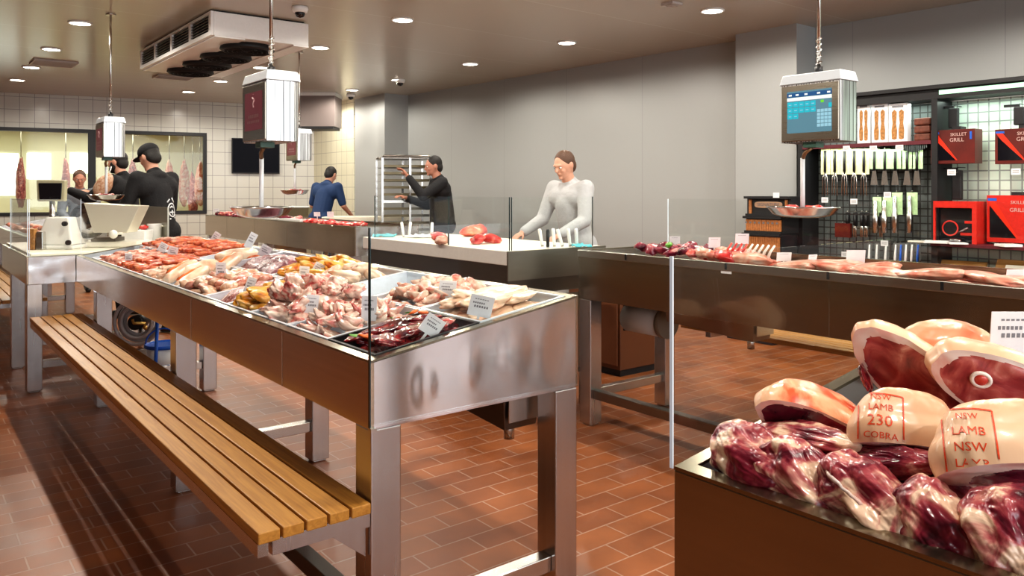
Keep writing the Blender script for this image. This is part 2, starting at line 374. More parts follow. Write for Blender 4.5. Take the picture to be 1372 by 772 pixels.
for X, ys in LR.items():
    for i, y in enumerate(ys):
        p = Vector((X, y, ZC)); z = p.dot(FWD); xr = p.dot(RIGHT)
        vis = z > 1 and abs(CX + FPX * xr / z - CX) < 686 and HY - (ZC - HC) * FPX / z > 0
        if vis or z < 8:
            nth = sum(1 for yy in ys if yy < y and (Vector((X, yy, 0)).dot(FWD) > 6.2))
            downlight(X, y, 'recessed downlight, %s visible one from the front in the %s' % (ORD[nth], RN[X]) if vis else 'round recessed downlight in the ceiling above the camera')
# cold room lamps, off the tiled wall
light('AREA', 'cold_room_light', bwp(3.0, 2.45, 1.4), 60, (1, .97, .80), shape='RECTANGLE', size=5, size_y=1.5)
light('AREA', 'cold_room_light', bwp(5.5, 2.45, 1.4), 30, (1, .97, .80), shape='RECTANGLE', size=2, size_y=1.5)
# daylight from the shop front (behind the camera)
o = light('AREA', 'shopfront_daylight', (1.5, -5.5, 1.9), FRONT, (.92, .96, 1.0), shape='RECTANGLE', size=12, size_y=2.4); o.rotation_euler = (math.radians(82), 0, 0)
cam = bpy.data.cameras.new('Camera'); co = bpy.data.objects.new('Camera', cam); COL.objects.link(co)
co.location = (0, 0, HC); co.rotation_euler = (PI / 2, 0, YAW)
cam.sensor_width = 36; cam.lens = FPX / 1372 * 36; cam.shift_x = 0; cam.shift_y = -(386 - HY) / 1372
cam.clip_start = .05
bpy.context.scene.camera = co
vs = bpy.context.scene.view_settings; vs.view_transform = VT; vs.look = LOOK; vs.exposure = EXPO

# ================================================================== COUNTERS
def counter(label, x0, x1, y0, y1, hl, hr, legs, hb=.725, side='steel_side', end='steel_end', cat='display counter', rail=True, name='meat_display_counter', seams=(), inner=True):
    """steel trough counter on square legs; hl/hr heights of left and right lips"""
    t = thing(name, label, cat, (x0, y0, 0))
    th = .012
    bm = B(); box(bm, x0, x0 + th, y0, y1, hb, hl); 
    for s in seams: box(bm, x0 - .0012, x0, s - .0015, s + .0015, hb, hl - .002)
    make('side_panel', bm, side, t, bevel=.002)
    bm = B(); box(bm, x1 - th, x1, y0, y1, hb, hr); make('side_panel', bm, side, t, bevel=.002)
    for ya, yb in ((y0, y0 + th), (y1 - th, y1)):
        bm = B(); a, b = x0 + th, x1 - th
        hexa(bm, [(a, ya, hb), (b, ya, hb), (b, yb, hb), (a, yb, hb), (a, ya, hl), (b, ya, hr), (b, yb, hr), (a, yb, hl)])
        make('end_panel', bm, end, t)
    # folded lip all round
    bm = B(); w = .026; e = .006
    def zl(x): return hl + (hr - hl) * (x - x0) / (x1 - x0)
    def lipseg(xa, xb, ya, yb):
        hexa(bm, [(xa, ya, zl(xa)), (xb, ya, zl(xb)), (xb, yb, zl(xb)), (xa, yb, zl(xa)), (xa, ya, zl(xa) + e), (xb, ya, zl(xb) + e), (xb, yb, zl(xb) + e), (xa, yb, zl(xa) + e)])
    lipseg(x0, x0 + w, y0 + w, y1 - w); lipseg(x1 - w, x1, y0 + w, y1 - w); lipseg(x0, x1, y0, y0 + w); lipseg(x0, x1, y1 - w, y1)
    make('rim', bm, 'lip', t)
    if inner:
        bm = B(); dz = .085; xa, xb, ya, yb = x0 + .0135, x1 - .0135, y0 + .0135, y1 - .0135
        hexa(bm, [(xa, ya, zl(xa) - dz - .01), (xb, ya, zl(xb) - dz - .01), (xb, yb, zl(xb) - dz - .01), (xa, yb, zl(xa) - dz - .01), (xa, ya, zl(xa) - dz), (xb, ya, zl(xb) - dz), (xb, yb, zl(xb) - dz), (xa, yb, zl(xa) - dz)])
        make('inner_pan', bm, 'bed', t)
        bm = B(); box(bm, x0 + .014, x1 - .014, y0 + .014, y1 - .014, hb, hb + .01); make('base_pan', bm, 'dark_steel', t)
    L = .09
    for ly in legs:
        for lx in (x0 + .004, x1 - .004 - L):
            bm = B(); box(bm, lx, lx + L, ly, ly + L, .012, hb - .001); box(bm, lx + .012, lx + L - .012, ly + .012, ly + L - .012, 0, .012)
            make('leg', bm, 'steel_leg', t, bevel=.004)
        bm = B(); box(bm, x0 + .095, x1 - .095, ly + .02, ly + .07, .155, .205); make('brace', bm, 'steel', t, bevel=.003)
    if rail:
        for a, b in zip(legs, legs[1:]):
            bm = B(); box(bm, x0 + .03, x0 + .08, a + L, b, .155, .205); make('rail', bm, 'dark_steel', t, bevel=.003)
    return t
def bench(label, x0, x1, y0, y1, h=.49, n=5, side=1, brackets=(), bx=None):
    t = thing('slatted_bench', label, 'bench', (x0, y0, 0))
    g = .007; w = (x1 - x0 - g * (n - 1)) / n
    for i in range(n):
        a = x0 + i * (w + g); bm = B(); box(bm, a, a + w, y0, y1, h - .028, h); make('slat', bm, 'wood', t, bevel=.003)
    bm = B(); xo = x0 if side > 0 else x1 - .03
    box(bm, xo + .002, xo + .028, y0 + .01, y1, h - .062, h - .030); make('front_rail', bm, 'steel', t)
    for by in brackets:
        bm = B(); box(bm, x0 + .04, x1 + .005 if side > 0 else x1 - .03, by, by + .04, h - .068, h - .0285)
        if side > 0:
            xa = x1 + .0; hexa(bm, [(xa - .10, by + .015, h - .069), (xa, by + .015, h - .15), (xa, by + .023, h - .15), (xa - .10, by + .023, h - .069), (xa - .10, by + .015, h - .0685), (xa, by + .015, h - .0685), (xa, by + .023, h - .0685), (xa - .10, by + .023, h - .0685)])
        make('bracket', bm, 'steel_leg', t, bevel=.002)
    return t
AX0, AX1, AY0, AY1 = .97, 1.708, 1.83, 6.03
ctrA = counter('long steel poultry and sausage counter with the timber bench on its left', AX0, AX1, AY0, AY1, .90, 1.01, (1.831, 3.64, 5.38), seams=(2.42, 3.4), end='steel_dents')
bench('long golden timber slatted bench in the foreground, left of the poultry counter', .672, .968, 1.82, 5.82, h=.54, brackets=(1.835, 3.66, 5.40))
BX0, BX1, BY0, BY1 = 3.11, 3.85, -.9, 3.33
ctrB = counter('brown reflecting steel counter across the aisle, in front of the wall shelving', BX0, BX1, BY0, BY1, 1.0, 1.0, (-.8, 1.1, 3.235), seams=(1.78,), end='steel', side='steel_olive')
bench('timber bench on the far side of the brown steel counter', 3.86, 4.16, -.7, 3.2, h=.52, side=-1, brackets=(-.5, 1.1, 3.0))
bm = B(); box(bm, BX0 - .006, BX0 - .0005, BY0, BY1, .966, 1.006); make('lip_band', bm, steel('lip_band_steel', (.50, .50, .46), .3), ctrB, bevel=.002)
bm = B()
for y in (2.95, 2.30, 1.78, 1.32, .8): box(bm, BX0 - .008, BX0 - .0065, y - .006, y + .006, .972, 1.004)
make('joint_notches', bm, 'black', ctrB)
CX0, CX1, CY0, CY1 = .985, 1.72, -1.3, .83
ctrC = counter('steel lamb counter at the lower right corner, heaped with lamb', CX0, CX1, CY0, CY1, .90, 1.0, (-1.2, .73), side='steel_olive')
EX0, EX1, EY0, EY1 = .68, 1.72, 6.05, 7.55
ctrE = counter('short steel counter with white top carrying the slicer, beyond the bench', EX0, EX1, EY0, EY1, .905, .905, (6.06, 6.95), name='slicer_counter', inner=False, rail=False, end='steel_end')
bm = B(); box(bm, EX0 + .026, EX1 - .026, EY0 + .026, EY1 - .026, .88, .925); make('white_top', bm, 'board', ctrE, bevel=.004)
bm = B(); box(bm, EX1 - .03, EX1 - .018, 6.55, 7.53, .925, 1.215); make('back_guard', bm, steel('guard_steel', (.34, .32, .26), .3), ctrE)
FX0, FX1, FY0, FY1 = 3.42, 4.12, 6.75, 11.3
ctrF = counter('distant dark steel meat counter beyond the chopping table', FX0, FX1, FY0, FY1, 1.0, 1.0, (6.8, 9.0, 11.15), side='steel_side', seams=(8.4, 9.4, 10.4))
bench('timber bench on the far side of the distant dark counter', 4.13, 4.43, 6.8, 11.2, side=-1, brackets=(7, 9, 11))
ctrG = counter('far left steel counter beyond the slicer', .97, 1.55, 8.0, 11.5, .9, 1.0, (8.0, 9.7, 11.3))
bench('short stretch of timber bench at the left edge, beyond the slicer counter', .50, .96, 7.25, 11.4, n=6, brackets=(7.3, 9.2))

def glass_pane(label, p0, p1, z0, z1, th=.008, edge='edge_dark', e0=True, e1=True, name='glass_screen'):
    p0 = Vector((*p0, 0)); p1 = Vector((*p1, 0)); d = (p1 - p0).normalized(); n = Vector((-d.y, d.x, 0)) * th / 2
    t = thing(name, label, 'glass screen', p0 + UP * z0)
    bm = B(); hexa(bm, [p0 - n + UP * z0, p1 - n + UP * z0, p1 + n + UP * z0, p0 + n + UP * z0, p0 - n + UP * z1, p1 - n + UP * z1, p1 + n + UP * z1, p0 + n + UP * z1])
    make('pane', bm, 'glass', t)
    for q, s, on in ((p0, -1, e0), (p1, 1, e1)):
        if on:
            a = q; b = q + d * s * .003
            bm = B(); hexa(bm, [a - n + UP * z0, b - n + UP * z0, b + n + UP * z0, a + n + UP * z0, a - n + UP * z1, b - n + UP * z1, b + n + UP * z1, a + n + UP * z1])
            make('polished_edge', bm, edge, t)
    return t
glass_pane('upright glass screen with dark edge on the near end of the poultry counter', (AX0 - .004, AY0 - .008), (AX1, AY0 - .008), .735, 1.253, .009, e1=False)
bm = B(); box(bm, AX0 - .006, AX0 + .010, AY0 - .018, AY0 - .0001, .725, .733); tag(make('glass_clip', bm, 'steel'), 'small steel clip under the dark edged glass screen', 'clip')
glass_pane('upright glass screen with pale edge at the far end of the lamb counter', (CX0 + .005, CY1 + .008), (CX1, CY1 + .008), .90, 1.243, .006, edge='edge_light', e1=False)
glass_pane('glass screen on the left side of the slicer counter', (EX0 + .01, EY0 + .02), (EX0 + .01, 7.05), .912, 1.29, .006, edge='edge_light')
glass_pane('small glass screen on the near end of the slicer counter', (EX0 + .02, EY0 + .01), (1.0, EY0 + .01), .912, 1.29, .006, edge='edge_light')
glass_pane('nearest glass screen on the chopping table\'s left side', (2.77, 3.545), (2.77, 4.17), 1.002, 1.31, .006)
glass_pane('middle glass screen on the chopping table\'s left side', (2.77, 4.18), (2.77, 5.15), 1.002, 1.31, .006)
glass_pane('glass screen across the near end of the chopping table', (2.78, 3.535), (3.42, 3.535), 1.002, 1.31, .006)
glass_pane('long glass screen along the back of the brown steel counter', (3.86, BY0 + .1), (3.86, 3.3), 1.0, 1.295, .006, edge='edge_light')
# ================================================================== FIXTURES
def smooth_ob(o):
    for p in o.data.polygons: p.use_smooth = True
# ---- chopping table
DX0, DX1, DY0, DY1 = 2.75, 3.50, 3.54, 5.30
t = thing('chopping_table', 'worker\'s chopping table with a thick cream board top, behind the poultry counter', 'table', (DX0, DY0, 0))
bm = B(); v = box(bm, DX0, DX1, DY0, DY1, .917, 1.0)
bm.faces.ensure_lookup_table()
for f in bm.faces: f.material_index = 0 if f.calc_center_median().z > .99 else 1
make('cutting_board', bm, ['board', 'board_edge'], t, bevel=.004)
bm = B(); box(bm, DX0 + .03, DX1 - .03, DY0 + .03, DY1 - .03, .74, .915); make('apron', bm, 'dark_steel', t)
bm = B(); box(bm, DX0 - .003, DX1 + .03, DY0 - .014, DY0 - .002, .83, 1.0); make('end_panel', bm, steel('end_plate_steel', (.40, .38, .33), .3), t)
for lx in (DX0 + .01, DX1 - .10):
    for ly in (DY0 + .01, (DY0 + DY1) / 2, DY1 - .10):
        bm = B(); box(bm, lx, lx + .09, ly, ly + .09, 0, .739); make('leg', bm, 'steel_leg', t, bevel=.004)
bm = B(); box(bm, DX0 + .04, DX1 - .04, DY0 + .04, DY1 - .04, .22, .25); make('lower_shelf', bm, 'dark_steel', t)
bm = B(); box(bm, DX0 + .12, DX1 - .12, DY0 + .02, DY0 + .03, .26, .72); make('back_plate', bm, 'dark_steel', t)

# ---- boxes hanging below the counters
def sump(label, x0, x1, y0, y1, z0, z1):
    t = thing('drain_box', label, 'drain box', ((x0 + x1) / 2, y0, z0))
    bm = B(); hexa(bm, [(x0 + .02, y0 + .02, z0), (x1 - .02, y0 + .02, z0), (x1 - .02, y1, z0 + .03), (x0 + .02, y1, z0 + .03), (x0, y0, z1), (x1, y0, z1), (x1, y1, z1), (x0, y1, z1)])
    make('box_shell', bm, 'dark_steel', t, bevel=.003)
    bm = B(); box(bm, x0 + .02, x1 - .02, y0 - .004, y0 + .0, z0 + .03, z1 - .01); make('end_cover', bm, 'steel', t)
    bm = B(); tube(bm, [((x0 + x1) / 2, y0 + .08, z0 + .01), ((x0 + x1) / 2, y0 + .08, z0 - .05)], .018, 12); make('outlet', bm, 'steel', t)
sump('steel drain box hanging under the near end of the poultry counter', 1.50, 1.67, 1.95, 2.32, .585, .724)
sump('dark steel drain box hanging under the brown steel counter', 3.30, 3.48, 2.28, 2.85, .60, .724)
t = thing('paper_roll_holder', 'big grey paper roll in a bracket under the left end of the brown steel counter', 'paper roll', (3.42, 2.93, .50))
bm = B(); tube(bm, [(3.42, 2.96, .60), (3.42, 3.22, .60)], .083, 28); make('paper_roll', bm, simple('grey_paper', (.50, .50, .50), .6), t)
bm = B(); tube(bm, [(3.42, 2.92, .60), (3.42, 2.955, .60)], [.088, .088], 28); box(bm, 3.40, 3.50, 2.925, 2.95, .60, .724); make('end_cap', bm, simple('tan_cap', (.20, .16, .12), .5), t)
bm = B(); box(bm, 3.38, 3.46, 3.225, 3.232, .52, .724); make('bracket', bm, 'black', t)
t = thing('floor_cabinet', 'low brown cabinet standing behind the left end of the brown steel counter', 'cabinet', (4.2, 3.9, 0))
bm = B(); box(bm, 4.1, 4.62, 3.95, 4.5, .05, .66); make('carcass', bm, simple('brown_laminate', (.12, .045, .02), .35), t, bevel=.004)
bm = B(); box(bm, 4.085, 4.099, 3.97, 4.48, .08, .64); make('door', bm, simple('brown_door', (.16, .06, .026), .35), t, bevel=.003)
bm = B(); box(bm, 4.12, 4.60, 3.97, 4.48, 0, .05); make('plinth', bm, 'black', t)

# ---- cooling unit on the ceiling
t = thing('ceiling_cooler', 'white ceiling cooling unit with four round black fans and louvred side', 'cooling unit', (2.05, 6.62, 2.60))
x0, x1, y0, y1, z0, z1 = 2.05, 2.90, 6.62, 9.0, 2.635, 2.835
bm = B(); box(bm, x0 + .02, x1, y0, y1, z0, z1); make('casing', bm, 'white', t, bevel=.006)
bm = B(); box(bm, x0 + .05, x1 - .03, y0 + .03, y1 - .03, z1, ZC - .0005); make('ceiling_mount', bm, 'black', t)
bm = B(); n = 4; w = (y1 - y0) / n
box(bm, x0 - .004, x0 + .019, y0, y1, z1 - .022, z1); box(bm, x0 - .004, x0 + .019, y0, y1, z0, z0 + .035)
for i in range(n + 1):
    a = min(max(y0 + i * w - .03, y0), y1 - .06); box(bm, x0 - .004, x0 + .019, a, a + .06, z0 + .035, z1 - .022)
make('louvre_frame', bm, 'white', t)
for i in range(n):
    bm = B(); a, b = y0 + i * w + .035, y0 + (i + 1) * w - .035
    if i == 0: a += .03
    if i == n - 1: b -= .03
    box(bm, x0 + .014, x0 + .018, a, b, z0 + .036, z1 - .023, 1)
    for k in range(5):
        z = z0 + .05 + k * .024; box(bm, x0 - .002, x0 + .012, a, b, z, z + .006)
    make('louvre_panel', bm, ['dark_steel', 'black'], t)
for i in range(4):
    cy = y0 + .34 + i * .57; cx = 2.47
    f = bpy.data.objects.new('fan', None); COL.objects.link(f)
    bm = B(); lathe(bm, [(.225, 0), (.235, -.035), (.215, -.05), (.205, -.05), (.20, 0)], 32, (cx, cy, z0)); fan = make('fan_guard', bm, 'black', t)
    COL.objects.unlink(f); bpy.data.objects.remove(f)
    bm = B()
    for r in (.05, .09, .13, .17, .20): tube(bm, [(cx + r * math.cos(a * PI / 12), cy + r * math.sin(a * PI / 12), z0 - .052) for a in range(25)], .0028, 5, caps=False)
    for a in range(8): tube(bm, [(cx, cy, z0 - .052), (cx + .205 * math.cos(a * PI / 4), cy + .205 * math.sin(a * PI / 4), z0 - .052)], .0028, 5)
    make('wire_grille', bm, 'black', fan)
    bm = B()
    for a in range(5):
        q = a * 2 * PI / 5
        p = [Vector((cx + r * math.cos(q + o), cy + r * math.sin(q + o), z0 - h)) for r, o, h in ((.04, -.3, .02), (.18, -.22, .035), (.18, .22, .012), (.04, .3, .01))]
        bm.faces.new([bm.verts.new(v) for v in p])
    lathe(bm, [(.0, -.04), (.045, -.035), (.045, -.005)], 16, (cx, cy, z0)); make('rotor', bm, simple('dark_rotor', (.05, .035, .03), .5), fan)
bm = B(); box(bm, x0 + .03, x0 + .28, y0, y1, z0 - .012, z0); box(bm, x1 - .14, x1, y0, y1, z0 - .012, z0); make('bottom_lip', bm, 'white', t)
# second unit near the tiled back wall
c = at_depth(422, 150, 12.0)
t = thing('ceiling_cooler', 'small mauve grey box unit hanging near the tiled back corner', 'cooling unit', (c.x, c.y, 2.29))
def face_box(bm, c, w, d, z0, z1, mi=0, yaw=YAW):
    r = Vector((math.cos(yaw), math.sin(yaw), 0)); f = Vector((-math.sin(yaw), math.cos(yaw), 0)); c = Vector((c.x, c.y, 0))
    q = [c - r * w / 2, c + r * w / 2, c + r * w / 2 + f * d, c - r * w / 2 + f * d]
    hexa(bm, [p + UP * z0 for p in q] + [p + UP * z1 for p in q], mi)
bm = B(); face_box(bm, c, .60, .5, 2.33, 2.80); make('casing', bm, simple('mauve_grey', (.24, .20, .19), .4), t)
bm = B(); face_box(bm, c, .62, .52, 2.80, 2.849); make('top_band', bm, 'white', t)
bm = B(); face_box(bm, c, .56, .46, 2.29, 2.33); make('dark_base_tray', bm, 'black', t)  # black slab under the casing, a little narrower
# flat vents
def vent(label, px, py, w, d, h=ZC):
    p = at_h(px, py, h); t = thing('ceiling_vent', label, 'vent', (p.x, p.y, ZC))
    bm = B(); box(bm, p.x - w / 2, p.x + w / 2, p.y - d / 2, p.y + d / 2, ZC - .02, ZC - .001); make('grille_frame', bm, simple('vent_grey', (.50, .46, .44), .5), t)
    bm = B()
    for k in range(6): box(bm, p.x - w / 2 + .02, p.x + w / 2 - .02, p.y - d / 2 + .03 + k * (d - .06) / 6, p.y - d / 2 + .04 + k * (d - .06) / 6, ZC - .024, ZC - .0201)
    make('slats', bm, simple('vent_slat', (.40, .36, .34), .5), t)
vent('flat grey vent in the ceiling beside the left row of downlights', 72, 84, .45, .45)
vent('flat pale vent in the ceiling just behind the big cooling unit', 232, 103, .45, .3)
vent('tiny ceiling vent at the top edge right of centre', 900, 4, .12, .12)
# security cameras
def dome(label, p):
    t = thing('dome_camera', label, 'security camera', (p.x, p.y, ZC))
    bm = B(); lathe(bm, [(.062, -.001), (.066, -.02), (.058, -.045), (.04, -.05)], 24, p); make('housing', bm, 'white', t)
    bm = B(); lathe(bm, [(.042, -.045), (.04, -.065), (.028, -.085), (0, -.092)], 24, p); make('dome', bm, 'black_gloss', t)
p = at_h(402, 9, ZC); p.z = ZC; dome('white dome camera with black lens in front of the big cooling unit', p)
p = at_depth(470, 127, 12.2); p.z = ZC; dome('small dome camera near the far tiled corner', p)
p = at_depth(536, 124, 10.6); p.z = ZC; dome('small dome camera on the ceiling edge by the grey wall\'s far pilaster', p)
# TV on the tiled wall
s0, zt = bw_hit(310, 185); s1, zb = bw_hit(374, 233)
t = thing('wall_television', 'flat black television screen on the white tiled back wall', 'television', bwp((s0 + s1) / 2, zb, -.06))
bm = B(); bwbox(bm, s0, s1, zb, zt, -.06, -.015); make('casing', bm, 'black', t, bevel=.004)
bm = B(); bwbox(bm, s0 + .015, s1 - .015, zb + .02, zt - .015, -.0625, -.0602); make('screen', bm, simple('tv_screen', (.004, .005, .010), .6, spec=.15), t)
bm = B(); bwbox(bm, (s0 + s1) / 2 - .15, (s0 + s1) / 2 + .15, zb + .1, zt - .1, -.0149, -.0005); make('wall_bracket', bm, 'black', t)

# ---- hanging scales
def text_mesh(txt, size, extr=.0006, font_align='CENTER'):
    cu = bpy.data.curves.new('t', 'FONT'); cu.body = txt; cu.size = size; cu.align_x = font_align; cu.align_y = 'CENTER'; cu.extrude = extr; cu.resolution_u = 2
    o = bpy.data.objects.new('t', cu); COL.objects.link(o)
    me = bpy.data.meshes.new_from_object(o.evaluated_get(bpy.context.evaluated_depsgraph_get())); bpy.data.objects.remove(o); return me
def add_text(bm, txt, size, origin, ax, ay, mi=0, extr=.0006):
    me = text_mesh(txt, size, extr); ax = Vector(ax); ay = Vector(ay); az = ax.cross(ay); idx = len(bm.verts)
    vs = [bm.verts.new(Vector(origin) + ax * v.co.x + ay * v.co.y + az * v.co.z) for v in me.vertices]
    for p in me.polygons:
        try: bm.faces.new([vs[i] for i in p.vertices]).material_index = mi
        except ValueError: pass
em = lambda n, c, s=1.0: simple(n, tuple(x * .4 for x in c), .3, emit=c, es=s)
M['ui_base'] = em('screen_slate', (.10, .22, .28), .8); M['ui_navy'] = em('screen_navy', (.01, .08, .22), .8); M['ui_cyan'] = em('screen_cyan', (.02, .42, .52), .8)
M['ui_white'] = em('screen_white', (.8, .85, .8), .8); M['ui_green'] = em('screen_green', (.15, .6, .03), .8); M['ui_key'] = em('screen_keys', (.28, .50, .60), .8)
M['ad_red'] = simple('advert_maroon', (.16, .035, .045), .3, emit=(.16, .035, .045), es=.4); M['ad_pink'] = simple('advert_lettering', (.42, .26, .26), .4)
M['bezel'] = steel('bezel_steel', (.44, .40, .33), .28)
M['cap'] = simple('scale_cap', (.58, .63, .68), .3, coat=.2)
def scale_unit(label, loc, screen, pan_drop=.0, group=None):
    """housing centre at loc; face looks to -X"""
    t = thing('hanging_scale', label, 'hanging scale', loc)
    mk = lambda n, b, m, par=t, **k: make(n, b, m, par, local=True, **k)
    bm = B(); n = 8; hy = .155; x1 = .165; prof = []
    pts = [(0, -hy), (.02, -hy - .004)] + [(.13 + .035 * math.sin(a), -hy + .03 - .034 * math.cos(a)) for a in (0, .5, 1, 1.57)]
    pts = pts + [(x, -y) for x, y in reversed(pts)]
    lo = [bm.verts.new((x, y, -.17)) for x, y in pts]; hi = [bm.verts.new((x, y, .115)) for x, y in pts]
    for i in range(len(pts)):
        j = (i + 1) % len(pts); f = bm.faces.new((lo[i], lo[j], hi[j], hi[i])); f.smooth = False
    bm.faces.new(lo[::-1]); bm.faces.new(hi); mk('housing', bm, 'scale_side')
    bm = B(); e = .008
    lo = [bm.verts.new((x + (-e if x < .05 else e), y + (e if y > 0 else -e), .116)) for x, y in pts]; hi = [bm.verts.new((x + (.004 if x < .05 else -.004), y * .98, .165)) for x, y in pts]
    for i in range(len(pts)): j = (i + 1) % len(pts); bm.faces.new((lo[i], lo[j], hi[j], hi[i]))
    bm.faces.new(lo[::-1]); bm.faces.new(hi); mk('top_cap', bm, 'cap', bevel=.004)
    bm = B(); box(bm, -.008, -.0005, -.15, .15, -.165, .108); bz = mk('bezel', bm, 'bezel', bevel=.003)
    # screen: u to the viewer's right is -Y
    def q(bm, u0, u1, v0, v1, dx, mi=0):
        Y = lambda u: .118 - u * .236; Z = lambda v: -.125 + v * .205
        ps = [(-.0085 - dx, Y(u0), Z(v0)), (-.0085 - dx, Y(u1), Z(v0)), (-.0085 - dx, Y(u1), Z(v1)), (-.0085 - dx, Y(u0), Z(v1))]
        bm.faces.new([bm.verts.new(p) for p in ps]).material_index = mi
    if screen == 'ui':
        bm = B(); q(bm, 0, 1, 0, 1, .0, 0); q(bm, 0, 1, .86, .96, .0004, 1); q(bm, 0, 1, .77, .85, .0004, 3)
        for u in (.04, .2, .4, .68, .9): q(bm, u, u + .07, .89, .93, .0006, 3)
        for r in range(3):
            for c_ in range(5 if r < 2 else 2): q(bm, .01 + c_ * .13, .13 + c_ * .13, .62 - r * .14, .745 - r * .14, .0004, 2)
        for r in range(3):
            for c_ in range(5 if r < 2 else 2): q(bm, .04 + c_ * .13, .10 + c_ * .13, .67 - r * .14, .69 - r * .14, .0006, 5)
        q(bm, .67, 1, .6, .75, .0004, 0); q(bm, .76, .83, .68, .74, .0006, 4); q(bm, .93, 1, .56, .66, .0006, 2)
        for r in range(5):
            for c_ in range(4): q(bm, .68 + c_ * .08, .75 + c_ * .08, .12 + r * .085, .19 + r * .085, .0005, 5)
        mk('touch_screen', bm, ['ui_base', 'ui_navy', 'ui_cyan', 'ui_white', 'ui_green', 'ui_key'], bz)
    else:
        bm = B(); q(bm, 0, 1, .05, .95, 0, 0); mk('advert_screen', bm, 'ad_red', bz)
        bm = B()
        for k, tx in enumerate(('CHICKEN', 'RANGE', 'FRESH')):
            pass
        # worn pale emblem with a ladle shape and two lines of marks
        tube(bm, [(-.0095, .01, .045), (-.0095, -.012, .03), (-.0095, .004, .012), (-.0095, -.006, -.005)], .004, 6); lathe(bm, [(0, 0), (.006, .002)], 8, (-.0095, .0, .058))
        for k in range(6): q(bm, .22 + k * .1, .29 + k * .1, .34, .42, .0005)
        for k in range(7): q(bm, .16 + k * .1, .23 + k * .1, .22, .28, .0005)
        mk('advert_lettering', bm, 'ad_pink', bz)
    bm = B(); tube(bm, [(.08, 0, .166), (.08, 0, .20)], .02, 12); mk('swivel_collar', bm, 'black')
    bm = B(); tube(bm, [(.08 + .012 * math.cos(k * 1.3), .012 * math.sin(k * 1.3), .20 + k * .006) for k in range(26)], .0045, 6); mk('coiled_cable', bm, 'steel')
    bm = B(); tube(bm, [(.08, 0, .20), (.08, 0, ZC - loc[2] - .012)], .009, 12); tube(bm, [(.08, 0, ZC - loc[2] - .012), (.08, 0, ZC - loc[2] - .001)], .04, 16); mk('ceiling_pole', bm, 'steel')
    bm = B(); box(bm, .02, .09, -.02, .05, -.196, -.171); mk('load_cell', bm, simple('scale_green_box', (.05, .12, .09), .4))
    bm = B(); tube(bm, [(.05, .02, -.196), (.05, .055, -.22), (.06, .075, -.25)], .010, 8); mk('hook_arm', bm, simple('brass_arm', (.26, .15, .08), .35, .6))
    bm = B(); tube(bm, [(.06, .075, -.245), (.06, .075, -.49)], .011, 12); mk('pan_rod', bm, 'white_plastic')
    bm = B(); lathe(bm, [(.0, -.052), (.10, -.050), (.150, -.035), (.178, -.004), (.186, .0), (.182, .004), (.172, -.002), (.145, -.030), (.098, -.044), (.0, -.046)], 40, (.06, .075, -.49), sx=.8, sy=1.0)
    mk('weighing_pan', bm, 'steel_bright')
    return t
scale_unit('hanging scale with blue touch screen, before the wall shelving on the right', (3.48, 2.09, 1.755), 'ui')
scale_unit('hanging scale with maroon advert screen, above the middle of the poultry counter', (1.37, 3.755, 1.755), 'ad')
scale_unit('hanging scale seen side on above the slicer counter, in front of the windows', (1.36, 7.35, 1.80), 'ad')
scale_unit('small far hanging scale partly hidden behind the maroon screened one', (3.36, 8.1, 1.84), 'ad')
# scale handle pipe at the pole top
# ---- pan contents
# ---- tray rack trolley
rc = at_depth(541, 255, 9.7); rc.z = 0
t = thing('tray_rack', 'tall wheeled steel rack full of shallow trays against the far grey wall', 'rack', rc)
t.rotation_euler = (0, 0, math.radians(-22))
mk = lambda n, b, m, par=t, **k: make(n, b, m, par, local=True, **k)
W, Dp, Hh = .60, .62, 1.74
for x in (-W / 2, 0.03, W / 2 - .02):
    for y in (-Dp / 2, Dp / 2):
        bm = B(); box(bm, x - .014, x + .014, y - .014, y + .014, .12, Hh); mk('post', bm, 'steel', bevel=.002)
bm = B(); tube(bm, [(-W/2, -Dp/2, Hh), (-W/2 + .02, -Dp/2, Hh + .02), (W/2 - .04, -Dp/2, Hh + .02), (W/2-.02, -Dp/2, Hh)], .013, 8); tube(bm, [(-W/2, Dp/2, Hh), (-W/2 + .02, Dp/2, Hh + .02), (W/2 - .04, Dp/2, Hh + .02), (W/2-.02, Dp/2, Hh)], .013, 8)
box(bm, -W/2, W/2, -Dp/2, Dp/2, Hh - .01, Hh + .0); mk('top_frame', bm, 'dark_steel')
for x in (-W/2, W/2 - .02):
    for y in (-Dp/2, Dp/2):
        bm = B(); tube(bm, [(x - .012, y, .05), (x + .012, y, .05)], .05, 16); box(bm, x - .018, x + .018, y - .02, y + .02, .08, .12); mk('castor', bm, 'black')
M['traydk'] = simple('baking_tray_dark', (.12, .10, .06), .35, .6)
for k in range(18):
    z = .18 + k * .085
    bm = B(); box(bm, -W/2 + .016, W/2 - .036, -Dp/2 + .016, Dp/2 - .016, z, z + .006); box(bm, -W/2 + .016, W/2 - .036, -Dp/2 + .006, -Dp/2 + .0155, z, z + .03)
    mk('shelf_tray', bm, ['traydk'] if k % 6 else ['steel'])
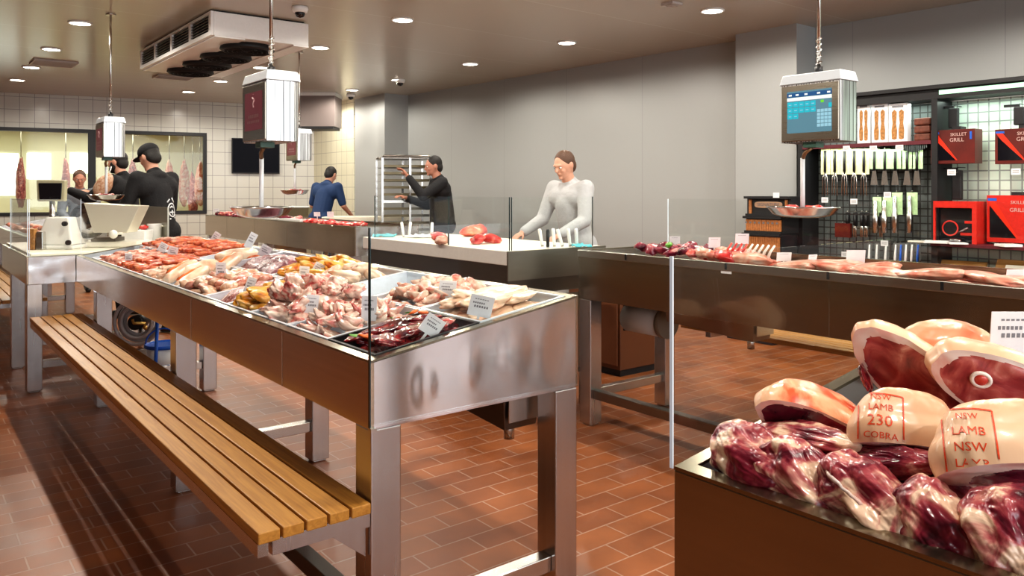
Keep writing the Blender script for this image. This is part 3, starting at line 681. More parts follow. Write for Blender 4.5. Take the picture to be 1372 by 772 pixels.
# ---- slicer on the white topped counter
T0 = .925
M['slicer'] = simple('slicer_cream', (.82, .81, .76), .25, coat=.4)
sp = thing('meat_slicer', 'white enamelled meat slicer with a big angled steel tray, on the slicer counter', 'slicer', (1.15, 6.5, T0))
def cb(bm, c, r, f, u, yaw=0, mi=0, taper=None):
    """box centred in plan at c (camera-right/forward axes), r,f,u extents; taper scales the top"""
    ry = Vector((math.cos(YAW + yaw), math.sin(YAW + yaw), 0)); fy = Vector((-math.sin(YAW + yaw), math.cos(YAW + yaw), 0)); tp = taper or 1
    lo = [c - ry * r / 2 - fy * f / 2, c + ry * r / 2 - fy * f / 2, c + ry * r / 2 + fy * f / 2, c - ry * r / 2 + fy * f / 2]
    hi = [c - ry * r * tp / 2 - fy * f * tp / 2, c + ry * r * tp / 2 - fy * f * tp / 2, c + ry * r * tp / 2 + fy * f * tp / 2, c - ry * r * tp / 2 + fy * f * tp / 2]
    hexa(bm, lo + [p + UP * u for p in hi], mi)
def onE(px, py, z): p = at_depth(px, py, z); return p
c = onE(84, 300, 5.75); c.z = T0
bm = B(); cb(bm, c, .30, .26, .03); cb(bm, c + UP * .03, .27, .24, .20, taper=.62); mk2 = make('motor_body', bm, 'slicer', sp, bevel=.012)
bm = B()
for dx, z in ((.095, T0 + .185), (.12, T0 + .05)):
    q = c + RIGHT * dx - FWD * .13; tube(bm, [Vector((q.x, q.y, z)), Vector((q.x, q.y, z)) - FWD * .02], .018, 14)
make('control_knob', bm, 'black', sp)
c2 = onE(150, 300, 5.9); c2.z = T0
bm = B(); cb(bm, c2 + FWD * .02, .46, .22, .045); make('carriage_base', bm, 'cream', sp, bevel=.01)
bm = B(); c3 = onE(118, 296, 5.8)
for k in range(1): tube(bm, [c3 - FWD * .01, c3 + FWD * .012], .135, 40)
tube(bm, [c3 - FWD * .03, c3 - FWD * .01], [.06, .13], 40); make('blade_guard', bm, 'steel_bright', sp)
a = [onE(125, 312, 5.75), onE(170, 312, 5.75), onE(187, 276, 5.75), onE(112, 272, 5.75)]
bm = B(); hexa(bm, [a[0], a[1], a[1] + FWD * .16, a[0] + FWD * .16, a[3], a[2], a[2] + FWD * .16, a[3] + FWD * .16]); make('product_tray', bm, simple('tray_cream_steel', (.70, .67, .56), .3, .3), sp, bevel=.004)
bm = B(); k0 = onE(152, 314, 5.6); ell(bm, k0, (.03, .03, .032), 2); tube(bm, [k0, k0 + FWD * .12], .009, 8); make('handle_knob', bm, 'cream', sp)
bm = B(); cb(bm, c2 - RIGHT * .02 - FWD * .02 + UP * .045, .18, .14, .03); make('receiving_tray', bm, 'dark_steel', sp)
# white tub and jug beside the slicer
c = onE(184, 300, 6.15); c.z = T0
t = thing('plastic_tub', 'white rectangular tub of red meat beside the slicer', 'tub', c)
bm = B(); cb(bm, c, .17, .13, .115, taper=1.12); make('tub_body', bm, 'white', t, bevel=.006)
bm = B(); ell(bm, c + UP * .115, (.075, .05, .02), 3); make('tub_rim', bm, 'steel', t)
c = onE(207, 300, 6.3); c.z = T0
t = thing('measuring_jug', 'white jug with curved handle standing next to the white tub', 'jug', c)
bm = B(); lathe(bm, [(.045, 0), (.055, .15), (.058, .155), (.052, .155), (.043, .01), (0, .01)], 24, c); make('jug_body', bm, 'white', t)
bm = B(); tube(bm, [c + RIGHT * .05 + UP * .14, c + RIGHT * .085 + UP * .135, c + RIGHT * .10 + UP * .09, c + RIGHT * .085 + UP * .045, c + RIGHT * .05 + UP * .04], .008, 8); make('jug_handle', bm, 'cream', t)
# counter display behind the slicer (black screen with cream surround)
c = onE(70, 253, 6.25)
t = thing('counter_display', 'black tilted weighing display in a cream surround, left above the slicer', 'display', (c.x, c.y, T0))
bm = B(); cb(bm, c - UP * .10, .22, .04, .17, taper=1.06); make('surround', bm, simple('olive_cream', (.42, .39, .26), .4), t, bevel=.01)
bm = B(); cb(bm, c - UP * .085 - FWD * .026, .17, .006, .13, taper=1.1); make('screen', bm, 'black_gloss', t, bevel=.01)
bm = B(); q = Vector((c.x, c.y, T0)); tube(bm, [q, q + UP * (c.z - .1 - T0)], .02, 12); tube(bm, [q, q + UP * .012], .09, 20); make('stand', bm, 'steel', t)
# small wares behind the little glass screen
for px, m, lab, h in ((44, 'tan', 'small orange brown spice packet left of the slicer body', .15), (55, 'steel', 'grey packet standing left of the slicer body', .13)):
    c = onE(px, 310, 5.6); c.z = T0; bm = B(); cb(bm, c, .055, .05, h, taper=.85)
    o = make('spice_packet', bm, m, None, bevel=.006); center(o); tag(o, lab, 'packet')
# knives and cloths on the chopping table
def knife(p, m, lab, lean=.1, g='knives standing at the right end of the chopping table'):
    t = thing('butcher_knife', lab, 'knife', p, g)
    d = (UP + RIGHT * lean).normalized()
    bm = B(); tube(bm, [p + d * .012, p + d * .03, p + d * .07, p + d * .105, p + d * .115], [.011, .010, .011, .012, .008], 10); make('handle', bm, m, t)
    bm = B(); tube(bm, [p + d * .002, p + d * .014], .009, 8); make('bolster', bm, 'steel_bright', t)
for px, l, m in ((727, -.18, 'white'), (743, -.08, 'white'), (754, -.3, 'white'), (764, -.12, 'white'), (773, -.05, 'white')):
    knife(at_h(px, 331, 1.0), m, 'white handled knife standing at the right end of the chopping table', l)
k = knife(at_h(734, 333, 1.0), 'black', 'only black handled knife, among the white ones on the chopping table', 0, None)
knife(at_h(541, 318, 1.0), 'white', 'white knife handles near the far end of the chopping table', -.15, 'knives at the far end of the chopping table')
knife(at_h(548, 318, 1.0), 'white', 'white knife handles near the far end of the chopping table', .1, 'knives at the far end of the chopping table')
knife(at_h(578, 319, 1.0), 'white', 'lone white knife handle behind the small red meat pile on the chopping table', .05, None)
def cloth(p, w, d, lab, m='teal'):
    bm = B(); nx, ny = 14, 8
    g = [[bm.verts.new(p + RIGHT * ((i / nx - .5) * w) + FWD * ((j / ny - .5) * d) + UP * (.004 + .022 * max(0, noise.noise(Vector((i * .45, j * .6, p.x * 9)))) + .012 * (1 - abs(j / ny - .5) * 2))) for j in range(ny + 1)] for i in range(nx + 1)]
    for i in range(nx):
        for j in range(ny): bm.faces.new((g[i][j], g[i + 1][j], g[i + 1][j + 1], g[i][j + 1])).smooth = True
    o = make('folded_cloth', bm, m); s = o.modifiers.new('s', 'SOLIDIFY'); s.thickness = .003; center(o); tag(o, lab, 'cloth')
cloth(at_h(515, 317, 1.003), .17, .12, 'turquoise cloth at the far left end of the chopping table')
cloth(at_h(779, 331, 1.003), .12, .10, 'turquoise cloth behind the white handled knives')
cloth(at_h(563, 318, 1.003), .17, .12, 'crumpled white cloth at the middle of the chopping table', 'white')

# ---- hose reel, hoses and blue bucket under the slicer counter
c = at_X(183, 432, 1.45)
t = thing('hose_reel', 'coiled grey hose on a round reel, seen below the poultry counter\'s far end', 'hose reel', (c.x, c.y, 0))
bm = B()
for r, off in ((.17, 0), (.145, .03), (.12, 0), (.10, .03), (.155, .06), (.13, .06)):
    tube(bm, [c + RIGHT * r * math.cos(a * PI / 16) + UP * r * math.sin(a * PI / 16) + FWD * off for a in range(33)], .014, 8, caps=False)
make('coiled_hose', bm, 'hose', t)
bm = B(); tube(bm, [c - FWD * .03, c + FWD * .10], .055, 24); make('drum', bm, 'black', t)
bm = B(); tube(bm, [c - FWD * .045 + RIGHT * .09, c - FWD * .045, c - FWD * .045 - RIGHT * .01 + UP * .03], .012, 8); ell(bm, c - FWD * .05 + RIGHT * .09 - UP * .03, (.018, .018, .02), 2); make('brass_valve', bm, simple('brass', (.62, .40, .12), .3, .8), t)
bm = B(); tube(bm, [Vector((c.x, c.y, 0)) + FWD * .07, c + FWD * .07], .02, 10); cb(bm, Vector((c.x, c.y, 0)) + FWD * .07, .26, .2, .015); make('stand', bm, 'steel', t)
c = at_X(222, 478, 1.5); c.z = 0
t = thing('bucket', 'white bucket with blue rim and handle under the poultry counter', 'bucket', c)
bm = B(); lathe(bm, [(.10, 0), (.13, .26), (.122, .26), (.095, .012), (0, .012)], 28, c); make('bucket_body', bm, 'white', t)
bm = B(); lathe(bm, [(.131, .245), (.140, .25), (.140, .27), (.128, .272), (.124, .262)], 28, c); make('rim', bm, 'blue', t)
bm = B(); tube(bm, [c + RIGHT * .13 * math.cos(a * PI / 10) + UP * (.26 + .12 * math.sin(a * PI / 10)) - FWD * .03 for a in range(11)], .005, 6); make('handle', bm, 'blue', t)
bm = B(); tube(bm, [c - FWD * .17 + UP * .0, c - FWD * .17 + UP * .5 + RIGHT * .02], .012, 8); o = make('mop_handle', bm, 'blue', None)
center(o); tag(o, 'blue pole standing in front of the white bucket', 'pole')
# ---- black machine / printer box by the rack
c = at_depth(588, 296, 7.2); c.z = 1.0
# prep table with white tray at the tiled wall
p = at_depth(492, 300, 10.5); p.z = 0
t = thing('prep_table', 'pale topped table in front of the man in the blue shirt', 'table', p)
bm = B(); cb(bm, p + UP * .95, 1.1, .5, .05); make('table_top', bm, 'board', t, bevel=.004)
for sx in (-.5, .5):
    for sf in (-.2, .2):
        bm = B(); cb(bm, p + RIGHT * sx + FWD * sf, .05, .05, .949); make('leg', bm, 'steel_leg', t)
c = at_depth(392, 277, 11.9)
t = thing('storage_crate', 'grey steel tub with orange red meat, left of the man in the blue shirt', 'tub', c - UP * .12)
bm = B(); cb(bm, c - UP * .26, .56, .36, .25, taper=1.05); make('tub_body', bm, steel('olive_steel', (.40, .38, .26), .35), t)
bm = B(); cb(bm, c - UP * .01, .60, .40, .015); make('tub_rim', bm, 'white_plastic', t)
bm = B(); cb(bm, Vector((c.x, c.y, 0)), .5, .3, c.z - .26); make('pedestal', bm, 'steel', t)

# ---- shelving on the right wall
SX = 6.30
def onS(px, py, X=SX): return at_X(px, py, X)
ZT = 2.13
t = thing('shop_shelving', 'tall black framed shelving with wire grid backs along the right wall', 'shelving', (SX, 2.0, 0))
YB, YM, YE = 3.90, 2.76, -1.2
bm = B(); box(bm, SX, 6.55, YE, YB, ZT - .075, ZT); make('top_canopy', bm, 'black', t)
bm = B(); box(bm, SX - .006, SX - .0005, YE, 2.70, ZT - .045, ZT - .012); make('light_strip', bm, em('shelf_light', (.5, .9, .6), 1.2), t)
bm = B(); box(bm, SX - .03, 6.55, YE, YB, ZT + .0005, ZT + .03); make('cornice', bm, 'black', t)
for y in (YB, YM, 1.35):
    bm = B(); box(bm, SX + .0, 6.62, y - .045, y, 0.0, ZT - .0755); make('upright', bm, 'black' if y > 2 else 'steel', t)
bm = B(); box(bm, 6.56, 6.58, YM + .001, YB - .046, .3, ZT - .08); make('back_grid', bm, 'wiregrid_dark', t)
bm = B(); box(bm, 6.56, 6.58, YE, YM - .046, .3, ZT - .08); make('back_grid', bm, 'wiregrid', t)
zs = onS(1200, 190).z
M['ledge'] = simple('pale_shelf_edge', (.55, .42, .44), .4)
bm = B(); box(bm, SX + .001, 6.555, YM + .001, YB - .046, zs - .015, zs + .0); box(bm, SX - .004, SX + .0005, YM + .001, YB - .046, zs - .03, zs); make('shelf', bm, 'maroon', t)
zl = onS(1300, 327).z
bm = B(); box(bm, SX - .12, 6.555, YE, YM - .046, zl - .02, zl); make('shelf', bm, 'maroon', t)
bm = B(); box(bm, SX + .001, 6.61, YE, YB, .30, .33); make('shelf', bm, 'black', t)
bm = B(); box(bm, SX + .001, 6.61, YE, YB, 0, .06); make('plinth', bm, 'black', t)
light('AREA', 'shelf_strip_light', (6.42, 1.2, ZT - .09), 9, (.85, 1, .88), shape='RECTANGLE', size=.1, size_y=3)
light('AREA', 'shelf_strip_light', (6.42, 3.3, ZT - .09), 4, (.85, 1, .88), shape='RECTANGLE', size=.1, size_y=1)
light('AREA', 'shelf_strip_light', (6.34, 3.3, zs - .03), 3, (.9, 1, .85), shape='RECTANGLE', size=.04, size_y=1)
def spanS(x0, x1, y0, y1, X=SX):
    a = onS(x0, y1, X); b = onS(x1, y0, X); return b.y, a.y, a.z, b.z
# bottle cards on the top shelf
for i, (a, b) in enumerate(((1146, 1163), (1165, 1187), (1188, 1213))):
    yA, yB_, zA_, zB_ = spanS(a, b, 137, 189); zA_ = zs + .001
    t = thing('card_pack', ['white card pack with bottle print, half hidden by the scale housing', 'white card pack with bottle print, middle one on the top shelf', 'white card pack with bottle print, rightmost on the top shelf'][i], 'card pack', (SX + .06, (yA + yB_) / 2, zs))
    bm = B(); box(bm, SX + .03, SX + .10, yA, yB_, zA_, zB_); make('carton', bm, 'white_plastic', t, bevel=.003)
    w = yB_ - yA; h = zB_ - zA_
    bm = B()
    for s in (.3, .68):
        cy = yA + w * s; X = SX + .0285
        pr = [(.0, .06), (.13, .08), (.15, .3), (.09, .48), (.12, .62), (.13, .78), (.0, .84)]
        L_ = [bm.verts.new((X, cy - q * w, zA_ + v * h)) for q, v in pr]; R_ = [bm.verts.new((X, cy + q * w, zA_ + v * h)) for q, v in pr[1:-1]]
        bm.faces.new(L_ + R_[::-1])
    make('printed_bottles', bm, 'tan', t)
    bm = B(); box(bm, SX + .0285, SX + .0295, yA + w * .2, yB_ - w * .2, zA_ + h * .89, zA_ + h * .94); make('title_strip', bm, 'ink', t)
# brown rolled goods in the corner of the top shelf
for k in range(3):
    yA, yB_, _, _ = spanS(1219, 1241, 160, 188)
    bm = B(); z = zs + .001 + k * .062; box(bm, SX + .06, SX + .2, yA, yB_, z, z + .058)
    o = make('leather_pouch', bm, simple('brown_leather', (.16, .05, .03), .5, var=.3), bevel=.012); center(o); tag(o, 'brown leather pouch in the stack at the right of the top shelf', 'pouch', 'brown pouches on the top shelf')
# hanging tools with yellow cards
def hang(px, py0, py1, w, card, tool, label, name, cat, grp, X=6.40, kind=0):
    p = onS(px, py0, X); zb_ = onS(px, py1, X).z; h = p.z - zb_
    t = thing(name, label, cat, (X, p.y, zb_), grp)
    bm = B(); box(bm, X, X + .004, p.y - w / 2, p.y + w / 2, p.z - h * .55, p.z); 
    make('hang_card', bm, card, t)
    bm = B(); tube(bm, [(X - .012, p.y, p.z + .01), (6.555, p.y, p.z + .012)], .003, 6); make('wire_hook', bm, 'steel', t)
    bm = B()
    if kind == 0:   # fork / tongs
        tube(bm, [(X - .008, p.y, p.z - .02), (X - .008, p.y, p.z - h * .5)], .012, 8, 1)
        for s in (-1, 0, 1): tube(bm, [(X - .008, p.y, p.z - h * .5), (X - .008, p.y + s * w * .25, p.z - h * .62), (X - .008, p.y + s * w * .28, zb_)], .005, 6)
    elif kind == 1:  # spatula
        tube(bm, [(X - .008, p.y, p.z - .02), (X - .008, p.y, p.z - h * .6)], .011, 8, 1)
        hexa(bm, [(X - .01, p.y - w * .36, zb_), (X - .01, p.y + w * .36, zb_), (X - .007, p.y + w * .36, zb_), (X - .007, p.y - w * .36, zb_), (X - .01, p.y - w * .18, p.z - h * .6), (X - .01, p.y + w * .18, p.z - h * .6), (X - .007, p.y + w * .18, p.z - h * .6), (X - .007, p.y - w * .18, p.z - h * .6)])
    elif kind == 2:  # grinder
        tube(bm, [(X - .02, p.y + w * .1, p.z - .03), (X - .02, p.y + w * .1, p.z - h * .5), (X - .02, p.y + w * .1, p.z - h * .55), (X - .02, p.y + w * .1, zb_)], [.018, .02, .026, .026], 12, 1)
    else:            # knife / scissors
        tube(bm, [(X - .01, p.y - w * .15, p.z - .01), (X - .01, p.y, p.z - h * .45), (X - .01, p.y + w * .1, zb_ + h * .2)], [.006, .010, .006], 8, 0)
        tube(bm, [(X - .01, p.y + w * .2 + .014 * math.cos(a), zb_ + h * .12 + .02 * math.sin(a)) for a in [k * PI / 5 for k in range(11)]], .005, 6, 1, caps=False)
    make('tool', bm, tool, t); return t
W_=1
gy = 'barbecue tools on yellow cards'
for i, px in enumerate((1106, 1119, 1132, 1145, 1158)):
    hang(px, 199, 262, .085, 'yellowcard', ['steel', 'black'], 'barbecue fork on a yellow card, in the row under the top shelf', 'carded_fork', 'tool', gy, kind=0)
gg = 'spatulas on green cards'
for i, px in enumerate((1172, 1186, 1200, 1216, 1229)):
    hang(px, 200, 248, .085, 'palegreen', ['steel', 'black'], 'spatula on a pale green card, in the row under the top shelf', 'carded_spatula', 'tool', gg, kind=1)
for i, px in enumerate((1176, 1188, 1202, 1222)):
    hang(px, 258 + (6 if i < 2 else 0), 312, .085, 'palegreen', ['dark_steel', 'steel'], 'grinder on a green card in the second row of hanging goods', 'carded_grinder', 'tool', 'grinders on green cards', kind=2)
for i, px in enumerate((1136, 1146, 1155, 1161, 1181)):
    hang(px, 285, 318, .04, 'black', ['steel', 'black'], 'small dark utensil hanging in the lower part of the dark grid', 'hanging_utensil', 'tool', 'dark utensils on the dark grid', kind=0)
for i, px in enumerate((1165, 1175, 1187, 1200, 1207, 1214, 1222, 1230)):
    hang(px, 326, 368, .04, 'greygrid', ['blue' if i in (4, 7) else 'white', 'red'], 'kitchen scissors with blue or white blade cover in the lowest hanging row' , 'scissors', 'scissors', 'scissors in the lowest row', kind=3)
for a, b in ((1112, 1132),):
    yA, yB_, zA_, zB_ = spanS(a, b, 300, 318)
    t = thing('carded_pack', 'red boxed pack hanging behind the right hanging scale\'s pan', 'pack', (6.4, yA, zA_)); bm = B(); box(bm, 6.38, 6.42, yA, yB_, zA_, zB_); make('carton', bm, 'darkred', t)
    bm = B(); tube(bm, [(6.38, (yA + yB_) / 2, zB_ + .01), (6.555, (yA + yB_) / 2, zB_ + .01)], .003, 6); make('wire_hook', bm, 'steel', t)
# black carrier baskets near the divider
t = thing('wire_basket', 'black spiky rolled mat under the brown pouches', 'mat', onS(1228, 195, 6.42))
bm = B(); p = onS(1226, 197, 6.42)
for k in range(14): box(bm, 6.38, 6.46, p.y - .11 + k * .016, p.y - .102 + k * .016, p.z - .012 - .03 * math.sin(k / 13 * PI), p.z + .02)
box(bm, 6.38, 6.555, p.y - .11, p.y + .115, p.z + .0201, p.z + .025)
make('mat_strips', bm, 'black', t)
# price tickets on shelves
def ticket(px, py, w=.06, h=.045, X=SX - .012, lab='', lean=0.0):
    p = onS(px, py, X); t = thing('price_ticket', lab, 'price ticket', (X, p.y, p.z - h / 2), 'price tickets on the shelving')
    bm = B(); hexa(bm, [(X - .001, p.y - w / 2, p.z - h / 2), (X - .001, p.y + w / 2, p.z - h / 2), (X + .001, p.y + w / 2, p.z - h / 2), (X + .001, p.y - w / 2, p.z - h / 2), (X - .001 + lean, p.y - w / 2, p.z + h / 2), (X - .001 + lean, p.y + w / 2, p.z + h / 2), (X + .001 + lean, p.y + w / 2, p.z + h / 2), (X + .001 + lean, p.y - w / 2, p.z + h / 2)]); make('card', bm, 'card', t)
    bm = B(); tube(bm, [(X + .002 + lean / 2, p.y, p.z), (6.556, p.y, p.z + .0)], .002, 5); make('clip_wire', bm, 'steel', t)
    bm = B()
    for k in range(2): box(bm, X - .0018 + lean / 2, X - .0012 + lean / 2, p.y - w * .35, p.y + w * .35, p.z - .008 + k * .012, p.z - .004 + k * .012)
    make('printed_lines', bm, 'ink', t)
for px, py, d in ((1134, 199, 'leftmost bright ticket under the top shelf'), (1170, 199, 'middle bright ticket under the top shelf'), (1205, 198, 'right bright ticket under the top shelf'), (1105, 268, 'white ticket above the left part of the scale pan'), (1144, 270, 'white ticket just right of the scale pan top'), (1189, 261, 'white ticket above the green carded grinders'), (1185, 326, 'white ticket above the hanging scissors'), (1132, 341, 'white ticket low behind the big blank tag'), (1275, 231, 'white ticket below the upper left grill box'), (1361, 230, 'white ticket below the upper right grill box')):
    ticket(px, py, lab=d)
# red grill boxes
def grill_box(label, px0, px1, py0, py1, X, bright=False, side=.10):
    yA, yB_, zA_, zB_ = spanS(px0, px1, py0, py1, X)
    t = thing('grill_box', label, 'boxed grill', (X, (yA + yB_) / 2, zA_))
    w = yB_ - yA; h = zB_ - zA_
    bm = B(); box(bm, X, X + .14, yA, yB_, zA_, zB_); make('carton', bm, 'red' if bright else 'darkred', t, bevel=.002)
    bm = B(); XX = X - .0012
    bm.faces.new([bm.verts.new(p) for p in ((XX, yB_ - .02 * w, zB_ - .1 * h), (XX, yB_ - .02 * w - .13 * w, zB_ - .1 * h), (XX, yA + .38 * w, zA_ + .1 * h), (XX, yA + .55 * w, zA_ + .1 * h))])
    make('bright_stripe', bm, simple('grill_stripe', (.75, .04, .015), .3), t)
    bm = B(); bm.faces.new([bm.verts.new(p) for p in ((XX - .0004, yB_ - .06 * w, zB_ - .22 * h), (XX - .0004, yA + .42 * w, zA_ + .1 * h), (XX - .0004, yB_ - .06 * w, zA_ + .1 * h))])
    make('pictured_grill', bm, 'black_gloss', t)
    bm = B(); bm.faces.new([bm.verts.new(p) for p in ((XX - .0008, yB_ - .02 * w, zB_ - .12 * h), (XX - .0008, yB_ - .2 * w, zB_ - .12 * h), (XX - .0008, yB_ - .2 * w, zB_ - .06 * h), (XX - .0008, yB_ - .02 * w, zB_ - .06 * h))])
    if not bright: bm.faces.new([bm.verts.new(p) for p in ((XX - .0008, yA + .06 * w, zB_ - .3 * h), (XX - .0008, yA + .11 * w, zB_ - .3 * h), (XX - .0008, yA + .11 * w, zB_ - .08 * h), (XX - .0008, yA + .06 * w, zB_ - .08 * h))])
    make('brand_flash', bm, 'blue', t)
    bm = B(); add_text(bm, 'SKILLET', .034, (XX - .001, yA + .36 * w, zB_ - .15 * h), (0, -1, 0), (0, 0, 1)); add_text(bm, 'GRILL', .040, (XX - .001, yA + .40 * w, zB_ - .31 * h), (0, -1, 0), (0, 0, 1)); 
    make('title_lettering', bm, simple('pale_lettering', (.62, .45, .42), .4), t)
    bm = B(); box(bm, X + .13, 6.555, (yA + yB_) / 2 - .01, (yA + yB_) / 2 + .01, zB_ - .001, zB_ + .008); box(bm, X + .03, X + .13, yA + .35 * w, yA + .55 * w, zB_, zB_ + .025); make('carry_strap', bm, 'black', t)
    return t
X = 6.32
grill_box('dark red skillet grill box at the upper left of the pale wire grid', 1247, 1306, 172, 220, X)
grill_box('dark red skillet grill box at the upper right edge of the pale wire grid', 1333, 1400, 170, 220, X)
grill_box('bright red grill box on the maroon shelf, faded beside the right edge', 1322, 1392, 262, 324, 6.4, True)
# open red press box on the maroon shelf
yA, yB_, zA_, zB_ = spanS(1252, 1310, 270, 325, 6.30); zA_ = zl + .001
t = thing('burger_press_box', 'open fronted bright red display box with black press on the maroon shelf', 'display box', (6.3, (yA + yB_) / 2, zA_))
bm = B(); e = .02; box(bm, 6.28, 6.46, yA, yB_, zB_ - .05, zB_); box(bm, 6.28, 6.46, yA, yA + e * 1.6, zA_, zB_ - .05); box(bm, 6.28, 6.46, yB_ - e * .6, yB_, zA_, zB_ - .05); box(bm, 6.40, 6.46, yA + e, yB_ - e, zA_, zB_ - .05); make('red_shell', bm, 'red', t)
bm = B(); box(bm, 6.33, 6.399, yA + .035, yB_ - .012, zA_, zB_ - .055); make('inner_print', bm, 'black_gloss', t)
bm = B(); tube(bm, [(6.325, (yA + yB_) / 2 + .05 + .055 * math.cos(a * PI / 10), zA_ + .11 + .055 * math.sin(a * PI / 10)) for a in range(21)], .006, 6, caps=False); box(bm, 6.322, 6.329, yA + .05, yA + .10, zA_ + .15, zA_ + .17); box(bm, 6.322, 6.329, yA + .05, yA + .13, zA_ + .06, zA_ + .08); make('press_ring', bm, 'red', t)
bm = B(); tube(bm, [(6.31, yA + .07, zA_ + .12), (6.31, yA + .14, zA_ + .08)], .008, 8); ell(bm, Vector((6.29, (yA + yB_) / 2, zA_ + .02)), (.03, .05, .02), 2); make('lever', bm, 'steel_bright', t)
# black paddles hanging from the grid
for i, (px, a, b) in enumerate(((1278, 145, 172), (1283, 228, 268), (1366, 143, 168))):
    p = onS(px, a, 6.42); zb_ = onS(px, b, 6.42).z
    t = thing('hanging_paddle', ['black bundle hanging above the upper left grill box', 'black bundle hanging above the open red display box', 'black bundle hanging above the upper right grill box'][i], 'paddle', (6.42, p.y, zb_))
    bm = B(); box(bm, 6.40, 6.44, p.y - .035, p.y + .035, zb_ + .002, p.z); make('blade_bundle', bm, 'black', t, bevel=.008)
    bm = B(); box(bm, 6.41, 6.43, p.y, p.y + .10, p.z + .001, p.z + .02); tube(bm, [(6.42, p.y, p.z + .021), (6.556, p.y, p.z + .021)], .003, 6); make('hook_head', bm, 'black', t)
# papers on the maroon shelf
for i, (px, w) in enumerate(((1238, .14), (1256, .16), (1280, .12), (1344, .13))):
    p = onS(px, 322, 6.25); p.z = zl + .001
    bm = B(); face_box(bm, p, w, .12, p.z, p.z + .012 + .006 * (i % 2), yaw=PI / 2 + .3 * i)
    o = make('leaflet_stack', bm, 'white' if i else 'cream', bevel=.002); center(o); tag(o, ['cream leaflet pile at the left end of the maroon shelf', 'white leaflet pile left of the press box foot', 'white carton of leaflets below the press box', 'white leaflet pile near the right end of the maroon shelf'][i], 'leaflets')
# chopping boards leaning below the shelf
for i, (a, b, m) in enumerate(((1243, 1320, 'wood2'), (1326, 1400, 'wood2'))):
    p0, p1 = onS(a, 382, 6.30), onS(b, 382, 6.30); zt_ = onS(a, 346, 6.42).z; zb_ = .55
    t = thing('wooden_board', ['brown wooden chopping board leaning under the left of the maroon shelf', 'pale wrapped wooden board leaning at the right edge under the maroon shelf'][i], 'chopping board', (6.3, (p0.y + p1.y) / 2, zb_))
    bm = B(); hexa(bm, [(6.22, p1.y, zb_), (6.25, p1.y, zb_), (6.25, p0.y, zb_), (6.22, p0.y, zb_), (6.38, p1.y + .02, zt_), (6.41, p1.y + .02, zt_), (6.41, p0.y - .02, zt_), (6.38, p0.y - .02, zt_)]); make('board_slab', bm, m, t, bevel=.006)
    bm = B(); box(bm, 6.2, 6.45, p1.y, p0.y, zb_ - .03, zb_ - .001); box(bm, 6.40, 6.44, p1.y, p0.y, .331, zb_ - .03); make('support_ledge', bm, 'black', t)
    if i: bm = B(); hexa(bm, [(6.235, p1.y + .01, zb_ + .14), (6.24, p1.y + .01, zb_ + .14), (6.24, p0.y - .1, zb_ + .14), (6.235, p0.y - .1, zb_ + .14), (6.32, p1.y + .01, zb_ + .26), (6.33, p1.y + .01, zb_ + .26), (6.33, p0.y - .1, zb_ + .26), (6.32, p0.y - .1, zb_ + .26)]); make('paper_wrap', bm, 'cream', t)
